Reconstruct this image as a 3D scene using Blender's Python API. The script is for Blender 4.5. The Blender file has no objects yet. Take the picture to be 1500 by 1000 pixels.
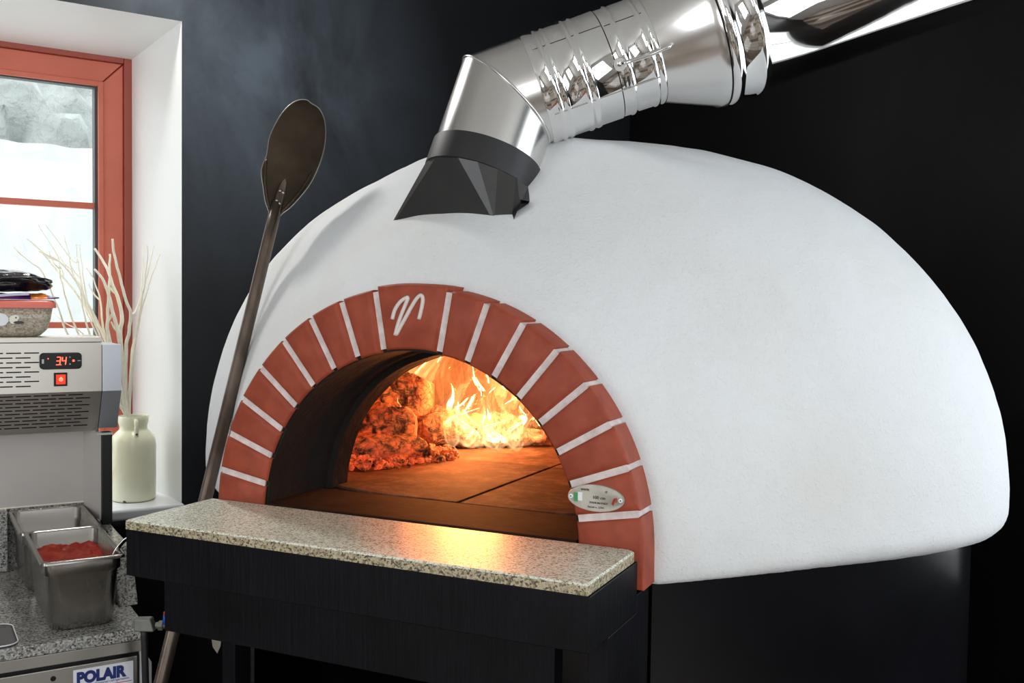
import bpy, bmesh, math, random
import numpy as np
from mathutils import Vector, Matrix, noise
random.seed(7)
sc = bpy.context.scene
COL = sc.collection
PI = math.pi

# ------------------------------------------------------------------ camera
CAM = Vector((1.09466, -1.06190, 1.47116))
def set_camera():
    yaw, pit, rl, f = math.radians(-24.942646), math.radians(-2.409197), math.radians(0.800033), 1477.082
    fw = Vector((math.sin(yaw)*math.cos(pit), math.cos(yaw)*math.cos(pit), math.sin(pit)))
    rt = Vector((math.cos(yaw), -math.sin(yaw), 0)); up = rt.cross(fw)
    rt, up = rt*math.cos(rl)+up*math.sin(rl), up*math.cos(rl)-rt*math.sin(rl)
    cd = bpy.data.cameras.new('camera'); co = bpy.data.objects.new('camera', cd); COL.objects.link(co)
    cd.sensor_width = 36; cd.sensor_fit = 'HORIZONTAL'; cd.lens = 36*f/1500; cd.clip_start = .02; cd.clip_end = 200
    m = Matrix((rt, up, -fw)).transposed().to_4x4(); m.translation = CAM
    co.matrix_world = m
    sc.camera = co
set_camera()

# frames: W = window wall (along w, depth n), F = refrigerated counter (turned 3.5 degrees more)
def frame(deg):
    a = math.radians(deg)
    return Vector((math.sin(a), math.cos(a), 0)), Vector((-math.cos(a), math.sin(a), 0))
Ww, Wn = frame(30); Fw, Fn = frame(33.5)
def W(w, n, z): return Ww*w + Wn*n + Vector((0, 0, z))
def F(w, n, z): return Fw*w + Fn*n + Vector((0, 0, z))

# ------------------------------------------------------------------ world and lights
vs = sc.view_settings
sc.display_settings.display_device = 'sRGB'
vs.view_transform = 'Standard'; vs.look = 'None'; vs.gamma = 1; vs.exposure = 0.0; vs.use_curve_mapping = False
wd = bpy.data.worlds.new('overcast_sky'); sc.world = wd; wd.use_nodes = True
bg = wd.node_tree.nodes['Background']; bg.inputs[0].default_value = (.93, .97, 1, 1); bg.inputs[1].default_value = 3.5
sc.cycles.transparent_max_bounces = 96
sc.cycles.volume_bounces = 0

def area(name, pos, target, sx, sy, power, color):
    ld = bpy.data.lights.new(name, 'AREA'); ld.shape = 'RECTANGLE'; ld.size = sx; ld.size_y = sy
    ld.energy = power; ld.color = color
    o = bpy.data.objects.new(name, ld); COL.objects.link(o); o.location = pos
    o.rotation_euler = (Vector(target)-Vector(pos)).to_track_quat('-Z', 'Y').to_euler()
    return o
# daylight through the two big windows of the room behind the camera, and the one on the left wall
area('daylight_front_window', W(.75, -4.46, 1.65), W(.75, 0, 1.65), 1.9, 1.7, 46, (.93, .97, 1))
area('daylight_left_window', W(-3.46, -1.2, 1.7), W(0, -1.2, 1.7), 1.7, 1.7, 40, (.92, .965, 1))
area('daylight_far_window', W(-2.2, -4.46, 1.65), W(-2.2, 0, 1.65), 1.6, 1.7, 38, (.97, .98, 1))
area('added_right_light', W(1.79, -1.45, 1.62), W(0, -1.45, 1.62), 1.5, 1.4, 19, (.86, .94, 1))  # added lamp before the solid wall, for pipe reflections and the dome's right side
area('peel_shadow_light', W(.27, .90, 2.40), W(.20, .20, 1.55), .13, .13, 6.5, (1, .97, .92))  # unseen lamp added above the window to throw the peel's shadow
def lamp(name, pos, power, color, r):
    ld = bpy.data.lights.new(name, 'POINT'); ld.energy = power; ld.color = color; ld.shadow_soft_size = r
    o = bpy.data.objects.new(name, ld); COL.objects.link(o); o.location = pos; return o
lamp('fire_glow', (.14, .80, 1.27), 8.0, (1, .30, .075), .07)
lamp('ember_glow', (.16, .58, 1.25), .9, (1, .26, .06), .05)

# ------------------------------------------------------------------ materials
class NT:
    def __init__(s, name):
        s.m = bpy.data.materials.new(name); s.m.use_nodes = True
        s.t = s.m.node_tree; s.n = s.t.nodes; s.p = s.n['Principled BSDF']; s.out = s.n['Material Output']
    def add(s, typ, **kw):
        nd = s.n.new(typ)
        for k, v in kw.items(): setattr(nd, k, v)
        return nd
    def link(s, a, b): s.t.links.new(a, b)
    def coord(s, scale=(1, 1, 1), rot=(0, 0, 0)):
        tc = s.add('ShaderNodeTexCoord'); mp = s.add('ShaderNodeMapping')
        mp.inputs['Scale'].default_value = scale; mp.inputs['Rotation'].default_value = rot
        s.link(tc.outputs['Object'], mp.inputs[0]); return mp.outputs[0]
    def noise(s, co, scale, detail=4, rough=.55, dist=0):
        nd = s.add('ShaderNodeTexNoise'); nd.inputs['Scale'].default_value = scale
        nd.inputs['Detail'].default_value = detail; nd.inputs['Roughness'].default_value = rough
        nd.inputs['Distortion'].default_value = dist
        s.link(co, nd.inputs['Vector']); return nd.outputs['Fac']
    def ramp(s, fac, stops, interp='LINEAR'):
        r = s.add('ShaderNodeValToRGB'); cr = r.color_ramp; cr.interpolation = interp
        while len(cr.elements) < len(stops): cr.elements.new(.5)
        for e, (p, c) in zip(cr.elements, stops):
            e.position = p; e.color = (*c, 1) if len(c) == 3 else c
        s.link(fac, r.inputs[0]); return r.outputs[0]
    def bump(s, h, strength=.3, dist=.01, prev=None):
        b = s.add('ShaderNodeBump'); b.inputs['Strength'].default_value = strength; b.inputs['Distance'].default_value = dist
        s.link(h, b.inputs['Height'])
        if prev is not None: s.link(prev, b.inputs['Normal'])
        s.link(b.outputs[0], s.p.inputs['Normal']); return b.outputs[0]
    def set(s, base=None, rough=None, metal=None, spec=None, coat=None):
        if base is not None: s.p.inputs['Base Color'].default_value = (*base, 1)
        if rough is not None: s.p.inputs['Roughness'].default_value = rough
        if metal is not None: s.p.inputs['Metallic'].default_value = metal
        if spec is not None: s.p.inputs['Specular IOR Level'].default_value = spec
        if coat is not None: s.p.inputs['Coat Weight'].default_value = coat; s.p.inputs['Coat Roughness'].default_value = .08
        return s
    def base(s, sock): s.link(sock, s.p.inputs['Base Color'])
    def rough(s, sock): s.link(sock, s.p.inputs['Roughness'])

def plain(name, base, rough=.5, metal=0, spec=None, coat=None, bump=None):
    t = NT(name).set(base, rough, metal, spec, coat)
    if bump: t.bump(t.noise(t.coord(), bump[0], 4), bump[1], bump[2])
    return t.m
def varied(name, c1, c2, scale, rough=.5, metal=0, stretch=(1, 1, 1), lo=.35, hi=.65, bump=None, spec=None, coat=None, detail=5):
    t = NT(name).set(None, rough, metal, spec, coat)
    f = t.noise(t.coord(stretch), scale, detail); t.base(t.ramp(f, [(lo, c1), (hi, c2)]))
    if bump: t.bump(t.noise(t.coord(), bump[0], 5), bump[1], bump[2])
    return t.m
def emit(name, color, strength, base=(0, 0, 0)):
    t = NT(name).set(base, .4)
    t.p.inputs['Emission Color'].default_value = (*color, 1); t.p.inputs['Emission Strength'].default_value = strength
    return t.m

M = {}
def plaster():
    t = NT('white_plaster').set(None, .75)
    co = t.coord()
    big = t.noise(co, 3.2, 4, .5)
    t.base(t.ramp(big, [(.30, (.735, .74, .725)), (.52, (.775, .795, .81)), (.75, (.785, .81, .83))]))
    b = t.bump(t.noise(co, 210, 4, .65), .34, .0022)
    mask = t.noise(co, 190, 4, .6)
    b = t.bump(t.ramp(mask, [(.52, (0, 0, 0)), (.72, (1, 1, 1))]), .30, .003, b)
    t.bump(t.noise(co, 6, 3), .18, .02, b)
    return t.m
M['plaster'] = plaster()
def granite(name, cols, scale, rough, spec=.5):
    t = NT(name).set(None, rough, 0, spec)
    co = t.coord()
    v = t.add('ShaderNodeTexVoronoi'); v.inputs['Scale'].default_value = scale; t.link(co, v.inputs['Vector'])
    bw = t.add('ShaderNodeSeparateColor'); t.link(v.outputs['Color'], bw.inputs[0])
    n = t.noise(co, scale*.9, 3, .7)
    mx = t.add('ShaderNodeMath', operation='ADD'); t.link(bw.outputs[0], mx.inputs[0]); t.link(n, mx.inputs[1])
    hf = t.add('ShaderNodeMath', operation='MULTIPLY'); hf.inputs[1].default_value = .5; t.link(mx.outputs[0], hf.inputs[0])
    t.base(t.ramp(hf.outputs[0], cols))
    return t.m
M['granite_cream'] = granite('cream_granite', [(.23, (.12, .11, .07)), (.34, (.42, .40, .28)), (.45, (.74, .75, .60)), (.6, (.82, .84, .72)), (.8, (.88, .90, .82))], 480, .30, .30)
M['granite_edge'] = granite('rough_cut_granite', [(.2, (.02, .017, .012)), (.33, (.13, .10, .06)), (.5, (.42, .35, .22)), (.8, (.58, .50, .35))], 430, .5)
M['granite_grey'] = granite('grey_granite', [(.22, (.03, .03, .03)), (.34, (.13, .13, .12)), (.5, (.30, .295, .275)), (.7, (.45, .44, .41)), (.85, (.55, .54, .52))], 330, .2)
M['brick'] = varied('red_fired_brick', (.275, .046, .020), (.365, .068, .030), 30, .55, bump=(160, .12, .002), spec=.35)
M['mortar'] = varied('pinkish_white_mortar', (.62, .52, .50), (.78, .70, .69), 60, .8, bump=(200, .3, .002))
M['emblem'] = plain('white_emblem_paint', (.75, .66, .62), .6)
M['black_wood'] = NT('black_painted_wood').set(None, .33, 0, .16)
def bwood():
    t = M['black_wood']; co = t.coord((40, 40, 3))
    t.base(t.ramp(t.noise(t.coord(), 9, 5), [(.3, (.0024, .0022, .0032)), (.7, (.0055, .0052, .0075))]))
    t.rough(t.ramp(t.noise(t.coord(), 5, 4), [(.3, (.34,)*3), (.7, (.50,)*3)]))
    t.bump(t.noise(co, 4, 4), .45, .002)
    M['black_wood'] = t.m
bwood()
M['black_gloss'] = varied('black_gloss_paint', (.0025, .0025, .0035), (.005, .005, .007), 4, .20, spec=.5, bump=(18, .05, .004))
M['matte_black'] = plain('matte_black_steel', (.020, .020, .022), .45, 0, .45)
M['matte_black_hood'] = varied('dark_grey_sheet', (.016, .0155, .015), (.024, .023, .022), 18, .36, spec=.6)
def steel(name, base, r0, r1, scale, stretch, bump=.0):
    t = NT(name).set(base, r0, 1)
    f = t.noise(t.coord(stretch), scale, 4, .6)
    t.rough(t.ramp(f, [(.3, (r0,)*3), (.7, (r1,)*3)]))
    if bump: t.bump(t.noise(t.coord(), 14, 2), bump, .004)
    return t.m
M['chrome'] = steel('mirror_polished_steel', (.80, .79, .78), .03, .07, 12, (1, 1, 1), .05)
M['satin'] = steel('satin_stainless', (.72, .705, .69), .20, .24, 7, (1, 1, 1))
M['brushed'] = steel('brushed_stainless', (.36, .34, .31), .30, .36, 40, (1, 1, 25))
M['pan_steel'] = steel('worn_pan_steel', (.40, .38, .355), .24, .28, 9, (1, 1, .4))
M['dark_steel'] = varied('seasoned_iron', (.030, .020, .012), (.085, .062, .040), 11, .36, .75, lo=.3, hi=.75)
M['handle_steel'] = varied('scuffed_brown_iron', (.075, .052, .038), (.19, .15, .12), 26, .38, .7, stretch=(1, 1, .3))
M['black_plastic'] = plain('black_plastic', (.004, .004, .0045), .35, 0, .25)
M['rubber'] = plain('black_rubber', (.012, .011, .011), .5)
M['slot'] = plain('dark_vent_opening', (.006, .005, .004), .8)
M['white_paint'] = plain('white_paint', (.82, .84, .83), .5)
M['white_gloss'] = plain('white_sill_plastic', (.82, .84, .86), .25)
M['white_panel'] = varied('dull_white_panel', (.50, .465, .44), (.56, .525, .50), 3, .4)
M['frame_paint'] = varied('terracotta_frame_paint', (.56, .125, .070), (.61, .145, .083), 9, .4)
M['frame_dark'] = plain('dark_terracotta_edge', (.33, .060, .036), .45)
M['gasket'] = plain('dark_window_gasket', (.06, .07, .07), .5)
M['ceramic'] = varied('cream_glaze', (.84, .82, .58), (.90, .89, .70), 9, .22, coat=.3)
M['chip'] = plain('dark_chip', (.09, .08, .05), .7)
M['branch'] = varied('bleached_wood', (.86, .81, .64), (.93, .90, .78), 60, .7)
M['unit_steel'] = NT('satin_painted_steel').set((.55, .525, .475), .42, .82).m
M['end_steel'] = NT('pale_blue_grey_steel').set((.60, .63, .69), .46, .80).m
M['pink_lid'] = plain('coral_pink_plastic', (.80, .20, .16), .35)
M['black_film'] = varied('glossy_black_film', (.006, .006, .007), (.016, .016, .018), 10, .16, spec=.6, bump=(26, .5, .012))
M['purple_film'] = varied('purple_film', (.05, .012, .14), (.15, .03, .16), 30, .25)
M['orange_film'] = plain('orange_film', (.78, .22, .03), .3)
M['lilac_film'] = plain('pale_lilac_film', (.62, .62, .80), .25)
M['navy'] = plain('navy_ink', (.006, .02, .16), .4)
M['red_ink'] = plain('red_ink', (.5, .03, .02), .4)
M['sign_white'] = plain('white_sticker', (.80, .82, .88), .3)
M['plate'] = varied('brushed_plate', (.40, .37, .31), (.50, .46, .40), 40, .35, .4)
M['green_ink'] = plain('green_ink', (.04, .30, .10), .5)
M['dark_ink'] = plain('dark_ink', (.05, .035, .03), .5)
M['led'] = emit('red_led', (1, .10, .045), 3.2)
M['switch_lit'] = emit('lit_red_rocker', (1, .05, .015), .9, (.5, .02, .01))
M['switch_core'] = emit('lit_switch_mark', (1, .35, .22), 1.8)
M['grey_plastic'] = plain('light_grey_plastic', (.50, .52, .50), .4)
M['valve_body'] = varied('nickel_fitting', (.15, .155, .14), (.22, .22, .20), 30, .4, .5)
M['blue_plastic'] = plain('blue_plastic', (.01, .10, .55), .35)
M['red_plastic'] = plain('red_plastic', (.55, .03, .01), .4)
def sauce():
    t = NT('tomato_sauce').set(None, .35, 0, .3)
    f = t.noise(t.coord(), 26, 6, .65, .6)
    t.base(t.ramp(f, [(.30, (.24, .008, .003)), (.52, (.36, .018, .005)), (.68, (.46, .055, .014)), (.82, (.50, .18, .08))]))
    t.bump(t.noise(t.coord(), 70, 5, .6), .35, .004)
    return t.m
M['sauce'] = sauce()
def oats():
    t = NT('oat_flakes_in_tub').set(None, .3)
    v = t.add('ShaderNodeTexVoronoi'); v.inputs['Scale'].default_value = 260; t.link(t.coord((1, 1, 1.5)), v.inputs['Vector'])
    s = t.add('ShaderNodeSeparateColor'); t.link(v.outputs['Color'], s.inputs[0])
    t.base(t.ramp(s.outputs[0], [(.0, (.30, .24, .17)), (.5, (.48, .42, .33)), (1, (.60, .56, .48))]))
    return t.m
M['oats'] = oats()
M['tub'] = varied('cloudy_plastic', (.50, .47, .42), (.60, .57, .52), 20, .3)
def wallmat(name, c0, c1, c2, r0, r1, painted_sheen=None):
    t = NT(name).set(None, .5, 0, .35 if painted_sheen else .16)
    co = t.coord((1, 1, .55))
    a = t.noise(co, 1.7, 7, .62, .4)
    wall = t.ramp(a, [(.35, c0), (.56, c1), (.74, c2)])
    if painted_sheen:     # window-side sheen painted into the colour, broken up by chalky smudges
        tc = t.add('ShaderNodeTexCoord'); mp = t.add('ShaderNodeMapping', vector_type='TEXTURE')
        mp.inputs['Location'].default_value = painted_sheen[0]; mp.inputs['Scale'].default_value = painted_sheen[1]; mp.inputs['Rotation'].default_value = (0, 0, math.radians(60))
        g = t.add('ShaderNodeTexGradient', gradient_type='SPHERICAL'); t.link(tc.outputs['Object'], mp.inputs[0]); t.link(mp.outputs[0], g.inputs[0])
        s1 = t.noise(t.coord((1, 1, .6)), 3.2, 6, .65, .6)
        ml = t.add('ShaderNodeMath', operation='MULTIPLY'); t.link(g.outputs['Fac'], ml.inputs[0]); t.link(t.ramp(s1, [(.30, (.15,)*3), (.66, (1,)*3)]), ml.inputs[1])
        mx = t.add('ShaderNodeMix', data_type='RGBA'); t.link(ml.outputs[0], mx.inputs['Factor']); t.link(wall, mx.inputs['A']); mx.inputs['B'].default_value = (*painted_sheen[2], 1)
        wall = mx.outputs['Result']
    t.base(wall)
    t.rough(t.ramp(t.noise(t.coord((1, 1, .4)), 3.1, 5), [(.3, (r0,)*3), (.7, (r1,)*3)]))
    t.bump(t.noise(t.coord(), 150, 4), .06, .002)
    return t.m
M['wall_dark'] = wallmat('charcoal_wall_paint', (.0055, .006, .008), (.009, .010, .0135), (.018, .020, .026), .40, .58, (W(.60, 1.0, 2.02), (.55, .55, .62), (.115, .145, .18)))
M['wall_black'] = wallmat('black_wall_paint', (.0026, .0023, .0025), (.0036, .0031, .0033), (.0060, .0054, .0058), .45, .6)
M['ceiling'] = plain('off_white_ceiling', (.70, .69, .66), .7)
M['room_wall'] = varied('warm_grey_wall', (.62, .60, .57), (.70, .68, .65), 2, .7)
def floor_mat():
    t = NT('brown_floor_tiles').set(None, .14)
    b = t.add('ShaderNodeTexBrick'); b.offset = 0; b.inputs['Scale'].default_value = 1
    b.inputs['Brick Width'].default_value = 1.2; b.inputs['Row Height'].default_value = .2; b.inputs['Mortar Size'].default_value = .006
    b.inputs['Color1'].default_value = (.10, .06, .04, 1); b.inputs['Color2'].default_value = (.42, .37, .31, 1); b.inputs['Mortar'].default_value = (.03, .025, .02, 1)
    t.link(t.coord(), b.inputs['Vector']); t.base(b.outputs['Color'])
    return t.m
M['floor'] = floor_mat()
M['soot'] = varied('soot_black_lining', (.003, .002, .0015), (.010, .0065, .0045), 14, .85, bump=(60, .5, .006))
def vault_mat():
    t = NT('firebrick_vault').set(None, .85)
    co = t.coord()
    f = t.noise(co, 6, 6, .6, .5)
    t.base(t.ramp(f, [(.3, (.14, .075, .045)), (.55, (.34, .19, .115)), (.75, (.46, .29, .19))]))
    t.bump(t.noise(co, 40, 5), .5, .008)
    return t.m
M['vault'] = vault_mat()
def hearth_mat():
    t = NT('firebrick_hearth').set(None, .75, 0, .15)
    co = t.coord()
    f = t.noise(co, 13, 9, .78, .15)
    col = t.ramp(f, [(.32, (.032, .016, .010)), (.5, (.11, .056, .036)), (.68, (.25, .15, .105))])
    t.base(col)
    t.bump(t.noise(co, 120, 5), .25, .003)
    return t.m
M['hearth'] = hearth_mat()
M['hearth_front'] = varied('soot_stained_firebrick', (.014, .007, .005), (.055, .027, .018), 13, .75, spec=.12, lo=.3, hi=.72, bump=(90, .3, .003))
M['joint'] = plain('dark_hearth_joint', (.012, .008, .006), .9)
def ember_mat(name, hot, lo, hi, strength, ash):
    t = NT(name).set(None, .9)
    co = t.coord()
    f = t.noise(co, 38, 6, .7, .8)
    vo = t.add('ShaderNodeTexVoronoi', feature='DISTANCE_TO_EDGE'); vo.inputs['Scale'].default_value = 85; t.link(t.coord((.6, 1, 1.2)), vo.inputs['Vector'])
    crack = t.ramp(vo.outputs['Distance'], [(.0, (0, 0, 0)), (.16, (1, 1, 1))])
    mu = t.add('ShaderNodeMix', data_type='RGBA', blend_type='MULTIPLY'); mu.inputs['Factor'].default_value = .6
    t.link(t.ramp(f, [(.36, ash[0]), (.52, ash[1])]), mu.inputs['A']); t.link(crack, mu.inputs['B']); t.base(mu.outputs['Result'])
    em = t.ramp(f, [(lo, (0, 0, 0)), ((lo+hi)/2, (hot[0]*.5, hot[1]*.3, hot[2]*.2)), (hi, hot)])
    t.link(em, t.p.inputs['Emission Color']); t.p.inputs['Emission Strength'].default_value = strength
    t.bump(f, .6, .01)
    return t.m
M['log'] = ember_mat('burning_log_bark', (1, .13, .022), .44, .74, .75, ((.02, .013, .01), (.30, .18, .12)))
M['ember'] = ember_mat('glowing_embers', (1, .13, .025), .42, .70, 1.1, ((.02, .015, .012), (.30, .20, .16)))
M['ash'] = varied('warm_ash', (.20, .14, .11), (.36, .28, .23), 40, .95)
def flame_mat(name, color, strength):
    t = NT(name); t.n.remove(t.p)
    e = t.add('ShaderNodeEmission'); e.inputs[0].default_value = (*color, 1); e.inputs[1].default_value = strength
    t.link(e.outputs[0], t.out.inputs['Volume'])
    return t.m
M['flame'] = flame_mat('flame_sheet', (1, .43, .14), 19)
M['flame_soft'] = flame_mat('flame_haze', (1, .34, .08), 4)
M['flame_core'] = flame_mat('flame_core', (1, .62, .26), 36)
def pane_mat():
    t = NT('window_glass'); t.n.remove(t.p)
    tr = t.add('ShaderNodeBsdfTransparent'); tr.inputs[0].default_value = (.96, .98, .97, 1)
    gl = t.add('ShaderNodeBsdfGlossy'); gl.inputs['Roughness'].default_value = .01
    mx = t.add('ShaderNodeMixShader'); mx.inputs[0].default_value = .012
    t.link(tr.outputs[0], mx.inputs[1]); t.link(gl.outputs[0], mx.inputs[2]); t.link(mx.outputs[0], t.out.inputs['Surface'])
    return t.m
M['pane'] = pane_mat()
M['glassplate'] = varied('smoked_glass', (.05, .05, .05), (.07, .07, .07), 8, .05)
M['fence'] = varied('white_corrugated_fence', (.40, .41, .405), (.47, .48, .475), 3, .6)
M['hedge'] = varied('pale_hedge_leaves', (.21, .228, .22), (.34, .355, .34), 2.2, .8, bump=(8, .8, .1))
M['gravel'] = varied('pale_gravel', (.62, .62, .60), (.80, .80, .78), 30, .9)

# ------------------------------------------------------------------ mesh helpers
def world_loc(o):
    v = Vector(o.location)
    while o.parent is not None:
        o = o.parent; v = v+Vector(o.location)
    return v
def obj(name, bm, mat, parent=None, smooth=False, origin=None, bevel=0, seg=2, recalc=True, auto=None):
    org = world_loc(parent) if parent is not None else (Vector(origin) if origin is not None else Vector((0, 0, 0)))
    bmesh.ops.translate(bm, verts=bm.verts, vec=-org)
    if recalc and bm.faces: bmesh.ops.recalc_face_normals(bm, faces=bm.faces)
    bm.normal_update()
    me = bpy.data.meshes.new(name)
    if auto is not None:
        for e in bm.edges:
            if len(e.link_faces) == 2 and e.calc_face_angle(0) > math.radians(auto): e.smooth = False
        smooth = True
    bm.to_mesh(me); bm.free()
    for m in (mat if isinstance(mat, (list, tuple)) else [mat]): me.materials.append(m)
    if smooth or bevel:
        for p in me.polygons: p.use_smooth = True
    if auto is not None:      # faces whose every edge is a crease are plainly flat
        key = {tuple(sorted(e.vertices)): e.use_edge_sharp for e in me.edges}
        for p in me.polygons:
            if all(key[tuple(sorted(k))] for k in p.edge_keys): p.use_smooth = False
    o = bpy.data.objects.new(name, me); COL.objects.link(o)
    if parent is not None: o.parent = parent
    else: o.location = org
    if bevel:
        b = o.modifiers.new('bevel', 'BEVEL'); b.width = bevel; b.segments = seg; b.limit_method = 'ANGLE'; b.angle_limit = math.radians(40)
        b.harden_normals = True
    return o
def thing(name, label, cat, loc, group=None):
    o = bpy.data.objects.new(name, None); COL.objects.link(o); o.location = loc; o.empty_display_size = .1
    return tag(o, label, cat, group)
def tag(o, label, cat, group=None, kind=None):
    o['label'] = label; o['category'] = cat
    if group: o['group'] = group
    if kind: o['kind'] = kind
    return o
def struct(o):
    o['kind'] = 'structure'; return o

def hexa(bm, pts, mi=0):
    """8 points: bottom 4 then top 4"""
    v = [bm.verts.new(p) for p in pts]
    for idx in ((0, 3, 2, 1), (4, 5, 6, 7), (0, 1, 5, 4), (1, 2, 6, 5), (2, 3, 7, 6), (3, 0, 4, 7)):
        f = bm.faces.new([v[i] for i in idx]); f.material_index = mi
    return v
def box(bm, fr, w0, w1, n0, n1, z0, z1, mi=0):
    c = [(w0, n0), (w1, n0), (w1, n1), (w0, n1)]
    return hexa(bm, [fr(a, b, z0) for a, b in c]+[fr(a, b, z1) for a, b in c], mi)
O = lambda x, y, z: Vector((x, y, z))
def boxbm(fr, *a):
    bm = bmesh.new(); box(bm, fr, *a); return bm
def quad(bm, pts, mi=0):
    f = bm.faces.new([bm.verts.new(p) for p in pts]); f.material_index = mi; return f
def loft(bm, loops, close=True, cap0=True, cap1=True, mi=0):
    """loops: equal-length lists of points"""
    L = [[bm.verts.new(p) for p in l] for l in loops]
    n = len(L[0])
    for a, b in zip(L, L[1:]):
        for i in range(n if close else n-1):
            j = (i+1) % n
            f = bm.faces.new((a[i], a[j], b[j], b[i])); f.material_index = mi
    if cap0: bm.faces.new(list(reversed(L[0]))).material_index = mi
    if cap1: bm.faces.new(L[-1]).material_index = mi
    return L
def basis(a):
    a = Vector(a).normalized(); h = Vector((0, 0, 1)) if abs(a.z) < .9 else Vector((1, 0, 0))
    u = h.cross(a).normalized(); return u, a.cross(u)
def tube(bm, pts, rad, seg=10, flat=None, caps=True):
    """sweep along a polyline; rad number or list; parallel transported frame; flat=(sx, sy) squashes the section"""
    pts = [Vector(p) for p in pts]; n = len(pts)
    rs = rad if isinstance(rad, (list, tuple)) else [rad]*n
    tang = []
    for i in range(n):
        t = (pts[min(i+1, n-1)]-pts[max(i-1, 0)]); tang.append(t.normalized())
    u, v = basis(tang[0]); loops = []
    for i in range(n):
        if i:
            q = tang[i-1].rotation_difference(tang[i]); u = q @ u; v = q @ v
        sx, sy = flat if flat else (1, 1)
        loops.append([pts[i]+(u*math.cos(2*PI*k/seg)*sx+v*math.sin(2*PI*k/seg)*sy)*rs[i] for k in range(seg)])
    loft(bm, loops, cap0=caps, cap1=caps)
def smooth_path(pts, k=5):
    pts = [Vector(p) for p in pts]; out = []
    for i in range(len(pts)-1):
        p0, p1, p2, p3 = pts[max(i-1, 0)], pts[i], pts[i+1], pts[min(i+2, len(pts)-1)]
        for j in range(k):
            t = j/k
            out.append(.5*((2*p1)+(p2-p0)*t+(2*p0-5*p1+4*p2-p3)*t*t+(3*p1-p0-3*p2+p3)*t**3))
    out.append(pts[-1]); return out
def lathe(bm, prof, org, axis, seg=64, cap0=False, cap1=False, u=None):
    """prof: (distance along axis, radius)"""
    a = Vector(axis).normalized()
    if u is None: u, v = basis(a)
    else: u = (Vector(u)-a*a.dot(Vector(u))).normalized(); v = a.cross(u)
    loops = [[Vector(org)+a*s+(u*math.cos(2*PI*k/seg)+v*math.sin(2*PI*k/seg))*r for k in range(seg)] for s, r in prof]
    return loft(bm, loops, cap0=cap0, cap1=cap1)
def rrect(w0, w1, n0, n1, r, k=5):
    r = max(r, 1e-4); out = []
    for cx, cy, a0 in ((w1-r, n1-r, 0), (w0+r, n1-r, 90), (w0+r, n0+r, 180), (w1-r, n0+r, 270)):
        for i in range(k+1):
            a = math.radians(a0+90*i/k); out.append((cx+r*math.cos(a), cy+r*math.sin(a)))
    return out
def text_obj(name, body, size, mat, parent, origin, xdir, ydir, extrude=.0004, bold=0, align='LEFT', width=None, shear=0, space=1.0):
    cu = bpy.data.curves.new(name, 'FONT'); cu.body = body; cu.size = size; cu.extrude = extrude; cu.offset = bold
    cu.align_x = align; cu.shear = shear; cu.space_character = space
    tmp = bpy.data.objects.new(name+'_tmp', cu); COL.objects.link(tmp)
    dg = bpy.context.evaluated_depsgraph_get(); me = bpy.data.meshes.new_from_object(tmp.evaluated_get(dg))
    bpy.data.objects.remove(tmp); bpy.data.curves.remove(cu)
    x = Vector(xdir).normalized(); y = (Vector(ydir)-x*x.dot(Vector(ydir))).normalized(); z = x.cross(y)
    sx = 1
    if width:
        xs = [v.co.x for v in me.vertices]; sx = width/(max(xs)-min(xs)) if xs else 1
    org = Vector(origin)-world_loc(parent)
    for v in me.vertices: v.co = org + x*v.co.x*sx + y*v.co.y + z*v.co.z
    me.materials.clear(); me.materials.append(mat); me.name = name
    o = bpy.data.objects.new(name, me); COL.objects.link(o); o.parent = parent
    return o

# ================================================================== THE SETTING
XC, D, ZC, RI, RO = .3577, .1777, 1.1368, .2602, .3509
A0, DA = .1760, .1750            # keystone half angle, brick pitch
ZB = 1.090                       # underside of the plaster
WR, NB, WL, NF, ZTOP = 1.8180, 1.0, -3.5, -4.5, 2.9

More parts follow.
